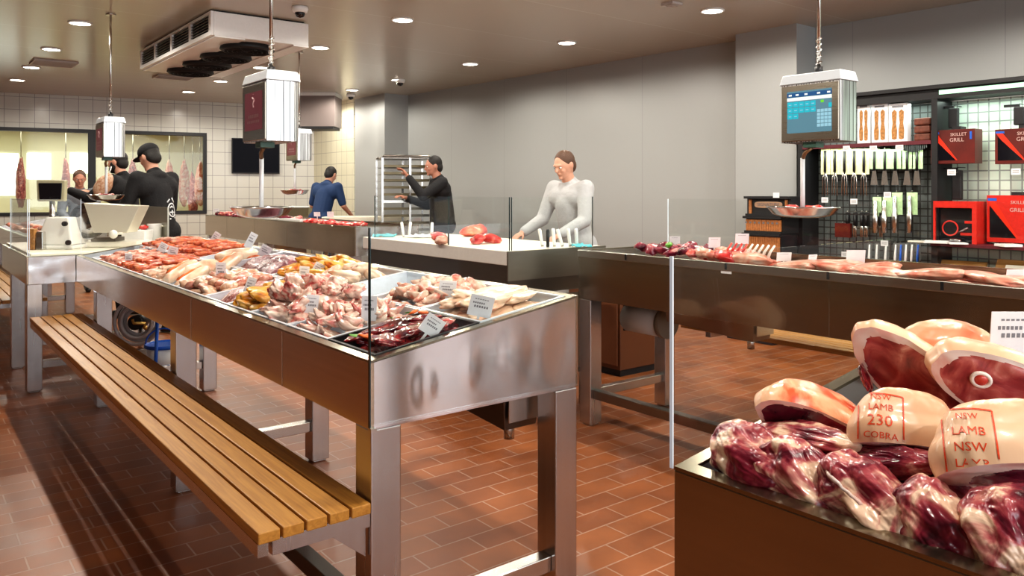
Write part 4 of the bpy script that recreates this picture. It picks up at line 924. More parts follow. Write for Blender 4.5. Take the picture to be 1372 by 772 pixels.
# stacked black crates with brown packets by the pillar
pc = onS(1024, 300, 6.1)
base = .60
bm = B(); box(bm, 5.98, 6.36, 3.95, 4.42, 0, base - .0); 
t = thing('display_plinth', 'dark plinth carrying the stacked product crates, left of the shelving', 'plinth', (6.17, 4.2, 0)); make('plinth_body', bm, 'black', t, bevel=.004)
bm = B(); box(bm, 5.975, 5.979, 3.97, 4.40, .05, base - .02); make('front_panel', bm, 'dark_steel', t)
tops = [onS(1024, y, 6.0).z for y in (342, 313, 290, 263)]
nm = ['lowest black crate of brown packets by the pillar', 'middle black crate of brown packets by the pillar', 'topmost black box with oval title label by the pillar']
zz = base + .001; tops[0] = base
for i in range(3):
    z0_, z1_ = (zz, tops[i + 1])
    y0_, y1_ = onS(1057 if i == 2 else 1046 - 2 * (1 - i), 300, 6.0).y, onS(997 - (1 - i) * 1.5, 300, 6.0).y
    t = thing('product_crate', nm[i], 'crate', (6.1, (y0_ + y1_) / 2, z0_))
    bm = B(); box(bm, 6.0, 6.28, y0_, y1_, z0_, z0_ + .02); box(bm, 6.03, 6.28, y0_, y1_, z0_ + .02, z1_ - .022); box(bm, 5.99, 6.29, y0_ - .005, y1_ + .01, z1_ - .022, z1_ - .001); make('crate_shell', bm, 'black', t)
    if i < 2:
        n = 15; w = (y1_ - y0_ - .02) / n; bm = B()
        for k in range(n): box(bm, 6.008, 6.029, y0_ + .01 + k * w, y0_ + .01 + (k + .88) * w, z0_ + .021, z1_ - .03)
        o = make('row_of_packets', bm, 'packet' if 'packet' in M else M.setdefault('packet', simple('orange_brown_packet', (.42, .16, .05), .5, var=.3, scale=90)), t)
        bm = B()
        for k in range(8): box(bm, 6.005, 6.0075, y0_ + .03 + k * .045, y0_ + .05 + k * .045, (z0_ + z1_) / 2 + .01, (z0_ + z1_) / 2 + .025)
        make('packet_lettering', bm, 'ink' if i else 'card', t)
    else:
        bm = B(); cy_ = (y0_ + y1_) / 2 + .0; pts = [(6.026, cy_ + .14 * math.copysign(abs(math.cos(a)) ** .4, math.cos(a)), z1_ - .075 + .028 * math.copysign(abs(math.sin(a)) ** .6, math.sin(a))) for a in [k * PI / 16 for k in range(32)]]
        bm.faces.new([bm.verts.new(p) for p in pts]); make('title_label', bm, simple('label_cream', (.55, .34, .22), .5), t)
        bm = B(); add_text(bm, 'SIGNATURE', .042, (6.024, cy_, z1_ - .075), (0, -1, 0), (0, 0, 1)); make('title_lettering', bm, 'ink', t)
        bm = B(); box(bm, 6.018, 6.029, y1_ - .05, y1_ - .025, z0_ + .021, z1_ - .03); box(bm, 6.018, 6.029, y0_ + .03, y0_ + .05, z0_ + .021, z1_ - .03); make('side_packets', bm, 'packet', t)
    zz = z1_ + .0005
t = thing('price_ticket', 'white ticket standing on the topmost black box by the pillar', 'price ticket', (6.0, pc.y, tops[3])); p = onS(1040, 262, 5.985)
bm = B(); box(bm, 5.983, 5.986, p.y - .03, p.y + .03, p.z - .02, p.z + .025); make('card', bm, 'card', t)
bm = B(); box(bm, 5.9865, 5.9885, p.y - .01, p.y + .01, p.z - .02, tops[3] + .01); make('clip', bm, 'steel', t)

# ---- hanging carcasses in the cold room, bright panels, rail
t = thing('meat_rail', 'overhead steel rail with hooks inside the cold room', 'rail', bwp(5, 2.35, 1.0))
bm = B(); tube(bm, [bwp(sA, 2.38, 1.0), bwp(sB + .5, 2.38, 1.0)], .02, 8); make('rail_bar', bm, 'steel', t)
bm = B()
for s in (sA + .2, (sA + sB) / 2, sB + .4): tube(bm, [bwp(s, 2.38, 1.0), bwp(s, 2.5, 1.0)], .012, 6)
make('hangers', bm, 'steel', t)
# ================================================================== MEAT
def rm(name, stops, **k): M[name] = ramp_mat(name, stops, **k); return name
rm('lamb_shoulder', [(.30, (.05, .003, .012)), (.41, (.20, .014, .034)), (.48, (.40, .07, .085)), (.53, (.60, .26, .22)), (.57, (.84, .58, .42)), (.72, (.88, .70, .52))], scale=17, distort=.9, rough=.28, coat=.45, bump=.7, bdist=.006, detail=6)
rm('lamb_dark', [(.30, (.03, .002, .010)), (.48, (.18, .012, .035)), (.60, (.38, .06, .08)), (.68, (.75, .45, .38))], scale=14, distort=.6, rough=.26, coat=.45, bump=.5)
rm('skin_fat', [(.28, (.80, .22, .10)), (.38, (.88, .46, .27)), (.50, (.90, .58, .36)), (.70, (.93, .70, .48))], scale=5.5, distort=.8, rough=.38, coat=.25, bump=.25)
rm('skin_fat_red', [(.36, (.66, .04, .015)), (.47, (.80, .16, .06)), (.55, (.90, .50, .28)), (.72, (.93, .68, .46))], scale=8, distort=1.2, rough=.32, coat=.3, bump=.25)
rm('cut_muscle', [(.30, (.14, .012, .018)), (.46, (.36, .05, .05)), (.56, (.50, .12, .10)), (.66, (.70, .34, .28)), (.74, (.85, .62, .52))], scale=20, distort=1.0, rough=.3, coat=.3, bump=.4)
rm('cut_muscle_red', [(.30, (.22, .006, .012)), (.50, (.50, .02, .03)), (.62, (.60, .10, .08)), (.72, (.9, .6, .5))], scale=14, distort=1.5, rough=.25, coat=.5, bump=.3)
rm('fat_rim', [(.35, (.88, .52, .46)), (.5, (.92, .76, .70)), (.7, (.95, .86, .80))], scale=14, rough=.35, coat=.3)
rm('chicken_raw', [(.30, (.62, .10, .08)), (.40, (.85, .38, .28)), (.50, (.93, .66, .52)), (.65, (.96, .82, .68))], scale=22, distort=.8, rough=.25, coat=.5)
rm('chicken_bony', [(.30, (.45, .05, .05)), (.39, (.76, .26, .22)), (.47, (.90, .60, .50)), (.62, (.95, .80, .68))], scale=16, distort=1.4, rough=.25, coat=.5)
rm('chicken_pale', [(.34, (.86, .45, .30)), (.5, (.94, .72, .52)), (.7, (.97, .84, .66))], scale=14, rough=.3, coat=.4)
rm('chicken_yellow', [(.32, (.62, .12, .01)), (.42, (.85, .36, .03)), (.52, (.92, .52, .10)), (.68, (.96, .68, .28))], scale=16, distort=1, rough=.28, coat=.5)
rm('marinated', [(.34, (.05, .004, .008)), (.5, (.18, .010, .018)), (.62, (.34, .03, .03)), (.75, (.60, .25, .20))], scale=20, distort=1, rough=.14, coat=1.0, bump=.5)
rm('mince_brown', [(.35, (.22, .05, .05)), (.5, (.42, .15, .13)), (.65, (.66, .34, .28))], scale=90, rough=.35, coat=.3, bump=.9, detail=3)
rm('mince_purple', [(.35, (.14, .03, .05)), (.5, (.28, .09, .11)), (.65, (.45, .20, .21))], scale=60, rough=.35, coat=.3, bump=.9, detail=3)
rm('sausage_orange', [(.35, (.48, .06, .015)), (.5, (.70, .14, .04)), (.65, (.82, .32, .14))], scale=50, rough=.28, coat=.5, bump=.2)
rm('sausage_pink', [(.35, (.60, .18, .12)), (.5, (.78, .36, .26)), (.65, (.88, .55, .42))], scale=50, rough=.28, coat=.5, bump=.2)
rm('sausage_pale', [(.35, (.66, .34, .20)), (.5, (.82, .54, .38)), (.65, (.90, .70, .52))], scale=50, rough=.3, coat=.4, bump=.2)
rm('beef_red', [(.34, (.34, .01, .015)), (.5, (.58, .035, .03)), (.62, (.72, .16, .12)), (.74, (.92, .70, .62))], scale=13, distort=1.2, rough=.25, coat=.5)
rm('pork_pink', [(.34, (.72, .16, .10)), (.5, (.88, .42, .30)), (.64, (.94, .66, .52)), (.74, (.96, .84, .74))], scale=9, distort=1.2, rough=.28, coat=.4)
M['stamp'] = simple('stamp_ink_red', (.72, .07, .015), .45, var=.25, scale=160)
M['bone'] = simple('bone_white', (.90, .82, .74), .35, coat=.3)
M['marrow'] = simple('bone_marrow_red', (.60, .06, .04), .35, coat=.5)

for _n, _k in (('chicken_raw', .80), ('chicken_bony', .80), ('chicken_pale', .80), ('chicken_yellow', .82), ('sausage_pink', .78), ('sausage_pale', .78), ('sausage_orange', .8), ('pork_pink', .8), ('skin_fat', .86), ('fat_rim', .86)):
    _rp = [n for n in M[_n].node_tree.nodes if n.type == 'VALTORGB'][0].color_ramp
    for _e in _rp.elements: _c = _e.color; _e.color = (_c[0] * _k, _c[1] * _k * .96, _c[2] * _k * .94, 1)
def blob_mesh(name, seed, r, amp, freq, sub=3, mats=('chicken_raw',), taper=0.0, bend=0.0, ridge=0.0, flat=0.0):
    bm = B(); bmesh.ops.create_icosphere(bm, subdivisions=sub, radius=1.0); off = Vector((seed * 3.7, seed * 1.3, seed * 5.1))
    for v in bm.verts:
        p = v.co.copy(); n = p.normalized()
        d = noise.noise(p * freq + off) * amp + noise.noise(p * freq * 2.3 + off) * amp * .45
        if ridge: d -= ridge * max(0, .25 - abs(noise.noise(p * freq * .9 + off * 2))) * 4 * .25
        p = p + n * d
        k = 1 - taper * (p.x * .5 + .5)
        p = Vector((p.x * r[0], p.y * r[1] * k, p.z * r[2] * k)); p.z += bend * (p.x / r[0]) ** 2 * r[0]
        if flat and p.z < -r[2] * flat: p.z = -r[2] * flat
        v.co = p
    for f in bm.faces: f.smooth = True
    bmesh.ops.recalc_face_normals(bm, faces=bm.faces)
    me = bpy.data.meshes.new(name); bm.to_mesh(me); bm.free()
    for m in mats: me.materials.append(M[m])
    return me
def tube_mesh(name, pts, rad, mats, n=10):
    bm = B(); tube(bm, pts, rad, n); me = bpy.data.meshes.new(name); bm.to_mesh(me); bm.free()
    for m in mats: me.materials.append(M[m])
    return me
def with_mat(me, m):
    c = me.copy(); c.materials.clear(); c.materials.append(M[m]); return c
def inst(me, name, loc, rot, label, cat, group=None, scale=1.0):
    o = bpy.data.objects.new(name, me); COL.objects.link(o); o.location = loc; o.rotation_euler = rot; o.scale = (scale,) * 3 if not isinstance(scale, tuple) else scale
    return tag(o, label, cat, group)
def zA(x): return .90 + .11 * (x - AX0) / (AX1 - AX0)
SL = math.atan2(.11, AX1 - AX0)
def tray(label, x0, x1, y0, y1, lift=.004, m='tray', g=.002):
    t = thing('display_tray', label, 'tray', ((x0 + x1) / 2, (y0 + y1) / 2, zA(x0) - .084))
    x0 += g; x1 -= g; y0 += g; y1 -= g; w = .006
    def seg(bm, xa, xb, ya, yb, b, tp): hexa(bm, [(xa, ya, zA(xa) + b), (xb, ya, zA(xb) + b), (xb, yb, zA(xb) + b), (xa, yb, zA(xa) + b), (xa, ya, zA(xa) + tp), (xb, ya, zA(xb) + tp), (xb, yb, zA(xb) + tp), (xa, yb, zA(xa) + tp)])
    bm = B(); b = -.083
    seg(bm, x0, x1, y0, y1, b, b + .004)
    for q in ((x0, x0 + w, y0, y1), (x1 - w, x1, y0, y1), (x0 + w, x1 - w, y0, y0 + w), (x0 + w, x1 - w, y1 - w, y1)): seg(bm, *q, b + .004, lift)
    make('tray_body', bm, m, t)
    bm = B(); e = .009
    for q in ((x0, x0 + e, y0, y1), (x1 - e, x1, y0, y1), (x0 + e, x1 - e, y0, y0 + e), (x0 + e, x1 - e, y1 - e, y1)): seg(bm, *q, lift, lift + .004)
    make('tray_rim', bm, m, t)
    return t
TL, TM, TR = .998, 1.345, 1.68
LT = [('A1', 1.86, 2.15, 'near left tray of dark marinated meat'), ('A2', 2.15, 2.46, 'left tray of small pink wing pieces'), ('A3', 2.46, 2.80, 'left tray under the tall heap of bony chicken'),
      ('A4', 2.80, 3.06, 'left tray of yellow marinated chicken'), ('A5', 3.06, 3.34, 'left tray of brown mince'), ('A6', 3.34, 3.76, 'left tray of pale pink sausage meat'),
      ('A7', 3.76, 4.42, 'left tray under the large pale stuffed rolls'), ('A8', 4.42, 5.02, 'left tray of orange sausages'), ('A9', 5.02, 5.70, 'far left tray of pink sausages')]
RTr = [('B1', 1.86, 2.20, 'near right tray of pale boneless chicken'), ('B2', 2.20, 2.54, 'right tray of chicken pieces'), ('B3', 2.54, 2.84, 'empty pale blue tray with bare white sides'),
       ('B4', 2.84, 3.50, 'right tray of yellow and orange chicken'), ('B5', 3.50, 4.16, 'right tray of dark purple mince'), ('B6', 4.16, 4.62, 'right tray with a little orange meat behind the purple mince'), ('B7', 4.62, 5.30, 'right tray of dark orange sausages'), ('B8', 5.30, 5.95, 'farthest right tray of sausages')]
for k, a, b, lab in LT: tray(lab, TL, TM, a, b, m='black' if k == 'A1' else 'tray')
for k, a, b, lab in RTr: tray(lab, TM, TR, a, b)

def heap(protos, name, x0, x1, y0, y1, n, h0, dome, label, cat, group, yaw=None, jit=.5, sc=(.85, 1.15), flatness=.5, zfun=zA, base=-.044):
    """pieces laid in overlapping rings of a low mound"""
    cx, cy = (x0 + x1) / 2, (y0 + y1) / 2; out = []
    n2 = max(1, n / 2); cols = max(1, int(round(math.sqrt(n2 * (x1 - x0) / (y1 - y0))))); rows = max(1, int(round(n2 / cols))); k = 0
    for lvl in range(2):
        for i in range(cols):
            for j in range(rows):
                fx = (i + .5 + rnd.uniform(-jit, jit) * .5) / cols; fy = (j + .5 + rnd.uniform(-jit, jit) * .5) / rows
                if lvl: fx = .5 + (fx - .5) * .86; fy = .5 + (fy - .5) * .92
                x = x0 + fx * (x1 - x0); y = y0 + fy * (y1 - y0)
                z = zfun(x) + base + h0 * (.7 + lvl * .9) + dome * (1 - (2 * fx - 1) ** 2) * (1 - .6 * (2 * fy - 1) ** 2)
                a = rnd.uniform(0, 2 * PI) if yaw is None else yaw + rnd.uniform(-.18, .18) + (PI if rnd.random() < .5 else 0)
                s = rnd.uniform(*sc)
                out.append(inst(rnd.choice(protos), name, (x, y, z), (rnd.uniform(-flatness, flatness), rnd.uniform(-flatness, flatness), a), label, cat, group, s)); k += 1
    return out
P_nug = [blob_mesh('chicken_piece', s, (.038, .026, .018), .32, 1.4, 3, ('chicken_raw',), taper=.35, bend=.15) for s in (1, 2, 3)]
P_wing = [blob_mesh('chicken_wing', s, (.042, .020, .016), .35, 1.5, 3, ('chicken_bony',), taper=.5, bend=.35) for s in (4, 5, 6)]
P_bony = [blob_mesh('chicken_carcass_piece', s, (.060, .040, .030), .45, 1.5, 4, ('chicken_bony',), taper=.3, bend=.2, ridge=.5) for s in (7, 8, 9)]
P_yel = [blob_mesh('yellow_chicken_piece', s, (.060, .046, .028), .24, 1.3, 4, ('chicken_yellow',), taper=.3, bend=.1) for s in (10, 11, 12)]
P_yelp = [with_mat(m, 'chicken_pale') for m in P_yel]
P_pale = [blob_mesh('chicken_fillet', s, (.078, .046, .018), .28, 1.2, 4, ('chicken_pale',), taper=.35) for s in (13, 14)]
P_mar = [blob_mesh('marinated_steak', s, (.075, .050, .016), .30, 1.6, 4, ('marinated',), taper=.1) for s in (15, 16, 17)]
def saus(name, L, r, m, bend=.01, seed=0):
    pts = [Vector((t * L / 2, bend * (1 - t * t) * 1.0, .003 * math.sin(t * 5 + seed))) for t in [k / 7 - 1 for k in range(15)]]
    rd = [r * max(.15, (1 - abs(k / 7 - 1) ** 7)) ** .5 for k in range(15)]
    return tube_mesh(name, pts, rd, (m,), 12)
P_so = [saus('sausage', .13, .014, 'sausage_orange', b, s) for s, b in enumerate((.012, -.01, .02))]
P_sp = [saus('sausage', .12, .013, 'sausage_pink', b, s) for s, b in enumerate((.012, -.01, .02))]
P_sl = [saus('sausage', .12, .014, 'sausage_pale', b, s) for s, b in enumerate((.010, -.008))]

heap(P_mar, 'marinated_steak', 1.05, 1.31, 1.92, 2.11, 20, .03, .012, 'dark glossy marinated steak in the nearest tray', 'steak', 'marinated steaks in the black near tray', flatness=.25)
heap(P_wing, 'chicken_wing', 1.03, 1.32, 2.18, 2.43, 46, .030, .030, 'small pink raw wing piece in the second left tray', 'chicken', 'wing pieces in the second left tray')
heap(P_bony, 'chicken_carcass', 1.03, 1.33, 2.48, 2.80, 22, .045, .055, 'bony pink white chicken carcass in the tall left heap', 'chicken', 'bony chicken carcasses in the tall heap')
heap(P_yel, 'yellow_chicken_piece', 1.02, 1.34, 2.82, 3.06, 18, .032, .035, 'yellow marinated chicken piece in the left tray', 'chicken', 'yellow chicken in the left tray', yaw=0)
heap(P_nug, 'chicken_piece', 1.37, 1.67, 2.22, 2.52, 56, .030, .026, 'chunky raw chicken piece in the second right tray', 'chicken', 'chicken pieces in the second right tray')
heap(P_pale, 'chicken_fillet', 1.40, 1.63, 1.93, 2.16, 24, .032, .020, 'pale flat chicken fillet in the nearest right tray', 'chicken', 'pale fillets in the nearest right tray', yaw=.4, flatness=.25)
heap(P_yel, 'yellow_chicken_piece', 1.37, 1.66, 3.12, 3.49, 26, .034, .030, 'yellow marinated chicken piece in the long right tray', 'chicken', 'yellow chicken in the right tray', yaw=0)
heap(P_yelp, 'pale_chicken_piece', 1.38, 1.65, 2.88, 3.12, 8, .034, .020, 'pale orange chicken piece beside the yellow ones in the right tray', 'chicken', 'pale orange chicken in the right tray', yaw=0)
sy = 0.0
heap(P_sl, 'sausage', 1.02, 1.32, 4.20, 4.52, 26, .024, .012, 'pale beige sausage beside the stuffed rolls', 'sausage', 'pale beige sausages', yaw=sy, flatness=.08, jit=.3)
heap(P_so, 'sausage', 1.02, 1.34, 4.52, 5.02, 44, .026, .030, 'orange red sausage in the left tray', 'sausage', 'orange sausages in the left tray', yaw=sy, flatness=.08, jit=.3)
heap(P_sp, 'sausage', 1.02, 1.34, 5.06, 5.66, 44, .024, .018, 'pink sausage in the far left tray', 'sausage', 'pink sausages in the far left tray', yaw=sy, flatness=.08, jit=.3)
heap(P_so, 'sausage', 1.36, 1.66, 4.64, 5.28, 50, .028, .045, 'dark orange sausage in the far right tray', 'sausage', 'dark orange sausages in the far right tray', yaw=sy, flatness=.08, jit=.3)
heap([with_mat(P_so[0], 'sausage_pink'), P_so[1]], 'sausage', 1.36, 1.66, 5.34, 5.92, 40, .026, .035, 'reddish sausage in the farthest right tray', 'sausage', 'sausages in the farthest right tray', yaw=sy, flatness=.08, jit=.3)
heap(P_so, 'sausage', 1.42, 1.62, 4.22, 4.42, 8, .02, .006, 'short orange sausage behind the purple mince', 'sausage', 'orange sausages behind the purple mince', yaw=sy, flatness=.08)
# pale pink sausage meat patties
P_pat = [blob_mesh('pink_patty', s, (.042, .034, .020), .22, 2.2, 3, ('sausage_pink',)) for s in (21, 22)]
heap([with_mat(m, 'sausage_pale') if i else m for i, m in enumerate(P_pat)], 'pink_patty', 1.01, 1.34, 3.35, 3.78, 60, .026, .026, 'lumpy pale pink patty in front of the stuffed rolls', 'patty', 'pale pink patties')
# minces
def mound(name, x0, x1, y0, y1, h, m, label, seed=0):
    bm = B(); nx, ny = 44, 48; g = []
    for i in range(nx + 1):
        row = []
        for j in range(ny + 1):
            fx, fy = i / nx, j / ny; x = x0 + fx * (x1 - x0); y = y0 + fy * (y1 - y0)
            e = (1 - (2 * fx - 1) ** 6) * (1 - (2 * fy - 1) ** 6)
            n_ = noise.noise(Vector((x * 16, y * 16, seed))) * .5 + noise.noise(Vector((x * 70, y * 70, seed))) * .35
            row.append(bm.verts.new((x, y, zA(x) - .078 + e * (.045 + h * (1 - (2 * fx - 1) ** 2) + .022 * n_))))
        g.append(row)
    for i in range(nx):
        for j in range(ny): bm.faces.new((g[i][j], g[i + 1][j], g[i + 1][j + 1], g[i][j + 1])).smooth = True
    o = make(name, bm, m); center(o); tag(o, label, 'mince', None, 'stuff')
mound('brown_mince', TL + .01, TM - .01, 3.07, 3.33, .062, 'mince_brown', 'brown mince filling the left tray beside the yellow chicken', 3)
mound('purple_mince', TM + .01, TR - .01, 3.52, 4.14, .066, 'mince_purple', 'dark purple mince filling the long right tray', 5)
# large stuffed rolls and pale birds in the middle
def stuffed(px0, py0, px1, py1, r, label, X):
    a = at_X(px0, py0, X[0]); b = at_X(px1, py1, X[1]); t = thing('stuffed_roll', label, 'meat roll', (a + b) / 2, None)
    bm = B(); tube(bm, [a.lerp(b, k / 8) for k in range(9)], [r * .6, r * .9, r, r, r, r, r, r * .9, r * .6], 18); make('roll_body', bm, 'chicken_pale', t)
    d = (b - a).normalized(); bm = B(); tube(bm, [a.lerp(b, .15) + UP * r * .75 - RIGHT * r * .45, a.lerp(b, .5) + UP * r * .9 - RIGHT * r * .5, a.lerp(b, .85) + UP * r * .75 - RIGHT * r * .45], r * .36, 8); make('orange_stuffing', bm, 'orange', t)
for i, (q, lab) in enumerate((((222, 376, 262, 352), 'pale roll with orange stuffing stripe, left of the two stuffed rolls'), ((236, 386, 278, 360), 'pale roll with orange stuffing stripe, right of the two stuffed rolls'), ((290, 366, 322, 342), 'pale roll with orange stripe between the two large pale chicken crowns'))):
    stuffed(*q, .030, lab, (1.06, 1.25) if i < 2 else (1.25, 1.42))
def crown(px, py, X, L, lab, seed, yaw):
    c = at_X(px, py, X); c.z += 0
    t = thing('whole_chicken', lab, 'chicken', c - UP * .05)
    me = blob_mesh('crown_body', seed, (L, L * .52, L * .40), .16, 1.1, 4, ('chicken_pale',), taper=.25)
    o = bpy.data.objects.new('crown_body', me); COL.objects.link(o); o.parent = t; o.location = (0, 0, .05); o.rotation_euler = (.1, -.12, yaw)
    me2 = blob_mesh('golden_edge', seed, (L * .92, L * .54, L * .22), .10, 1.1, 4, ('chicken_yellow',), taper=.25)
    o = bpy.data.objects.new('golden_edge', me2); COL.objects.link(o); o.parent = t; o.location = (0.0, 0, .022); o.rotation_euler = (.1, -.12, yaw)
crown(275, 361, 1.28, .135, 'large pale chicken crown in front, right of the stuffed rolls', 31, .25)
crown(318, 343, 1.46, .125, 'large pale chicken crown with golden underside, farther back', 32, .25)
# garnish in the marinated tray
for i, (px, py, X) in enumerate(((487, 456, 1.05), (536, 432, 1.22), (560, 424, 1.30))):
    c = at_X(px, py, X); 
    for k in range(3):
        o = inst(blob_mesh('orange_slice', 41 + k, (.018, .012, .005), .2, 2, 2, ('orange',)), 'orange_slice', c + Vector((rnd.uniform(-.02, .02), rnd.uniform(-.02, .02), .012)), (rnd.uniform(-.4, .4), rnd.uniform(-.4, .4), rnd.uniform(0, 6)), 'small orange garnish slice on the dark marinated meat', 'garnish', 'orange garnish slices')
    inst(blob_mesh('green_leaf', 44, (.022, .010, .002), .3, 2, 2, ('green',)), 'green_leaf', c + Vector((-.01, .03, .010)), (.3, .2, i), 'small green garnish leaf on the dark marinated meat', 'leaf', 'green garnish leaves')
for i, (px, py, X, lab) in enumerate(((375, 391, 1.16, 'small dark blue clip standing between yellow and bony chicken, on the left'), (462, 395, 1.36, 'small dark blue clip at the empty tray\'s corner'))):
    c = at_X(px, py, X); t = thing('blue_clip', lab, 'clip', c); bm = B(); ell(bm, c, (.010, .008, .008), 2); make('clip_head', bm, simple('navy', (.005, .01, .30), .3), t); bm = B(); tube(bm, [c - UP * .05, c], .003, 6); make('clip_stem', bm, 'white', t)

# price tags
def onA(px, py, dz=.012):
    d = at_depth(px, py, 1.0) - UP * HC; k = .11 / (AX1 - AX0)
    s = (HC - .90 - dz + k * AX0) / (k * d.x - d.z); return UP * HC + d * s
def price_tag(c, w, h, label, lean=.25, yaw=0.0, name='price_tag', lines=3, roll=0.0, stake=.04):
    t = thing(name, label, 'price tag', c)
    R_ = Euler((lean, roll, YAW + yaw)).to_matrix()
    P = lambda x, y, z: c + R_ @ Vector((x, y, z))
    def q(bm, x0, x1, z0, z1, y0, y1):
        hexa(bm, [P(x0, y0, z0), P(x1, y0, z0), P(x1, y1, z0), P(x0, y1, z0), P(x0, y0, z1), P(x1, y0, z1), P(x1, y1, z1), P(x0, y1, z1)])
    bm = B(); q(bm, -w / 2, w / 2, 0, h, -.0008, .0008); make('card', bm, 'card', t)
    bm = B()
    if stake: q(bm, -.004, .004, -stake, -.0001, -.0008, .0008); make('stake', bm, 'white', t)
    bm = B(); ink = [(.20, .80, .80, .84), (.14, .66, .60, .68), (.22, .84, .42, .52), (.3, .7, .24, .30), (.3, .6, .14, .18)][:lines]
    for a, b, z0, z1 in ink:
        n = 6
        for k in range(n):
            x0 = -w / 2 + w * (a + (b - a) * k / n); q(bm, x0, x0 + w * (b - a) / n * .66, h * z0, h * z1, -.0013, -.0009)
    make('printed_lines', bm, 'ink', t); return t
for (px, py, X, w, h, yw, rl, lab) in (
    (641, 424, 1.50, .064, .060, .1, .22, 'large white price tag on the pale fillets in the near right tray'),
    (598, 398, 1.52, .052, .052, .2, .1, 'white price tag on the chicken pieces in the second right tray'),
    (571, 447, 1.26, .055, .050, .5, .6, 'tilted white price tag on the dark marinated meat'),
    (494, 430, 1.22, .042, .075, .1, .05, 'white price tag behind the dark glass edge, on the wing pieces'),
    (416, 421, 1.14, .038, .062, .3, .12, 'white price tag standing in the bony chicken heap'),
    (406, 378, 1.40, .036, .062, .2, .12, 'white price tag at the left end of the yellow chicken, right row'),
    (421, 368, 1.60, .040, .050, .6, .5, 'crumpled looking white tag behind the yellow chicken'),
    (331, 394, 1.18, .032, .066, .2, .35, 'white tag leaning over the brown mince'),
    (296, 375, 1.24, .040, .075, .1, .06, 'white tag standing before the large pale chicken crown'),
    (230, 345, 1.33, .048, .060, .2, .25, 'white tag between the sausages left of the stuffed rolls'),
    (215, 337, 1.42, .045, .055, .2, .55, 'cream tag leaning right among the pink sausages'),
    (284, 325, 1.66, .040, .070, .2, .6, 'cream tag leaning at the back edge, left of two far ones'),
    (331, 332, 1.68, .040, .090, .2, .5, 'cream tag leaning at the back edge, right of two far ones'),
    (351, 344, 1.64, .050, .060, .2, .5, 'cream tag leaning by the small orange sausages'),
    (172, 352, 1.12, .036, .050, .2, .1, 'small clear tag on the farthest left sausages')):
    price_tag(onA(px, py), w * 1.12, h * 1.12, lab, yaw=yw, roll=rl, stake=.06)

# ------------------------------------------------------------------ foreground lamb
def lamb_shoulder(label, a, b, w, d, seed, mat='lamb_shoulder', name='lamb_shoulder'):
    """long joint of meat from a (upper end) to b (lower end)"""
    c = (a + b) / 2; L = (b - a).length / 2; X = (b - a).normalized(); Z = (UP - X * UP.dot(X)).normalized(); Y = Z.cross(X); off = Vector((seed * 2.1, seed * 4.4, seed))
    t = thing(name, label, 'lamb joint', c - UP * (d * .9))
    bm = B(); bmesh.ops.create_icosphere(bm, subdivisions=6, radius=1.0); mtx = Matrix((X, Y, Z)).transposed()
    for v in bm.verts:
        p = v.co.copy(); q = Vector((math.copysign(abs(p.x) ** .75, p.x), p.y, p.z))
        n1 = noise.noise(Vector((p.x * 1.3, p.y * 1.6, p.z * 1.6)) + off); n2 = noise.noise(Vector((p.x * 2.6, p.y * 3.2, p.z * 3.2)) + off); n3 = noise.noise(Vector((p.x * 8, p.y * 10, p.z * 10)) + off)
        rdg = 1 - min(1, abs(noise.noise(p * 1.7 + off * 1.7)) * 6)
        k = 1 + .24 * n1 + .13 * n2 + .04 * n3 - .035 * rdg
        kk = k * (1 - .22 * p.x)
        v.co = mtx @ Vector((q.x * L * (1 + .12 * n1), q.y * w * kk, q.z * d * kk)) + c
    for f in bm.faces: f.smooth = True
    make('joint_body', bm, mat, t)
    # band of white fat / sinew lying on the surface
    return t
def sinew(parent_thing, pts, r, m='fat_rim'):
    bvh = None
    body = [o for o in parent_thing.children][0]; off = wloc(body)
    bv = BVHTree.FromPolygons([v.co + off for v in body.data.vertices], [tuple(p.vertices) for p in body.data.polygons])
    out = []
    for p in pts:
        h = bv.ray_cast(UP * HC, (p - UP * HC).normalized())
        if h[0] is not None: out.append(h[0])
    if len(out) > 2:
        fine = []
        for i in range(len(out) - 1):
            for k in range(4): fine.append(out[i].lerp(out[i + 1], k / 4) + Vector((noise.noise(out[i] * 90 + Vector((k, 0, 0))), noise.noise(out[i] * 90 + Vector((0, k, 7))), 0)) * .006)
        bm = B(); tube(bm, fine, [r * (.55 + .7 * abs(noise.noise(p * 60))) for p in fine], 7); make('fat_strip', bm, m, parent_thing)
S = []
fr = [((972, 582), (1062, 662), 1.08, 1.04, .056, .046, 'leftmost front lamb shoulder, cream and purple, resting on the steel lip'),
      ((1034, 598), (1126, 702), 1.08, 1.04, .052, .044, 'second front lamb shoulder from the left, purple end on the steel lip'),
      ((1110, 622), (1236, 735), 1.08, 1.04, .054, .046, 'third front lamb shoulder with a thin white fat string on its left'),
      ((1210, 652), (1312, 775), 1.08, 1.04, .054, .048, 'fourth front lamb shoulder with knobbly purple lower end'),
      ((1322, 655), (1400, 800), 1.09, 1.04, .054, .048, 'front lamb shoulder cut off by the lower right corner'),
      ]
for i, (p0, p1, Xa, Xb, w, d, lab) in enumerate(fr):
    S.append(lamb_shoulder(lab, at_X(*p0, Xa), at_X(*p1, Xb), w, d, 3 + i * 2))
bk = [((1020, 575), (1150, 600), 1.17, 1.13, .040, .022, 'thin torn lamb flap lying behind the two leftmost front shoulders', 'lamb_shoulder'),
      ((1130, 615), (1255, 622), 1.16, 1.13, .040, .026, 'purple lamb flap behind the third front shoulder, under the stamped leg', 'lamb_dark'),
      ((1238, 650), (1330, 690), 1.16, 1.13, .040, .028, 'orange cream lamb flap between the fourth shoulder and the corner one', 'lamb_shoulder')]
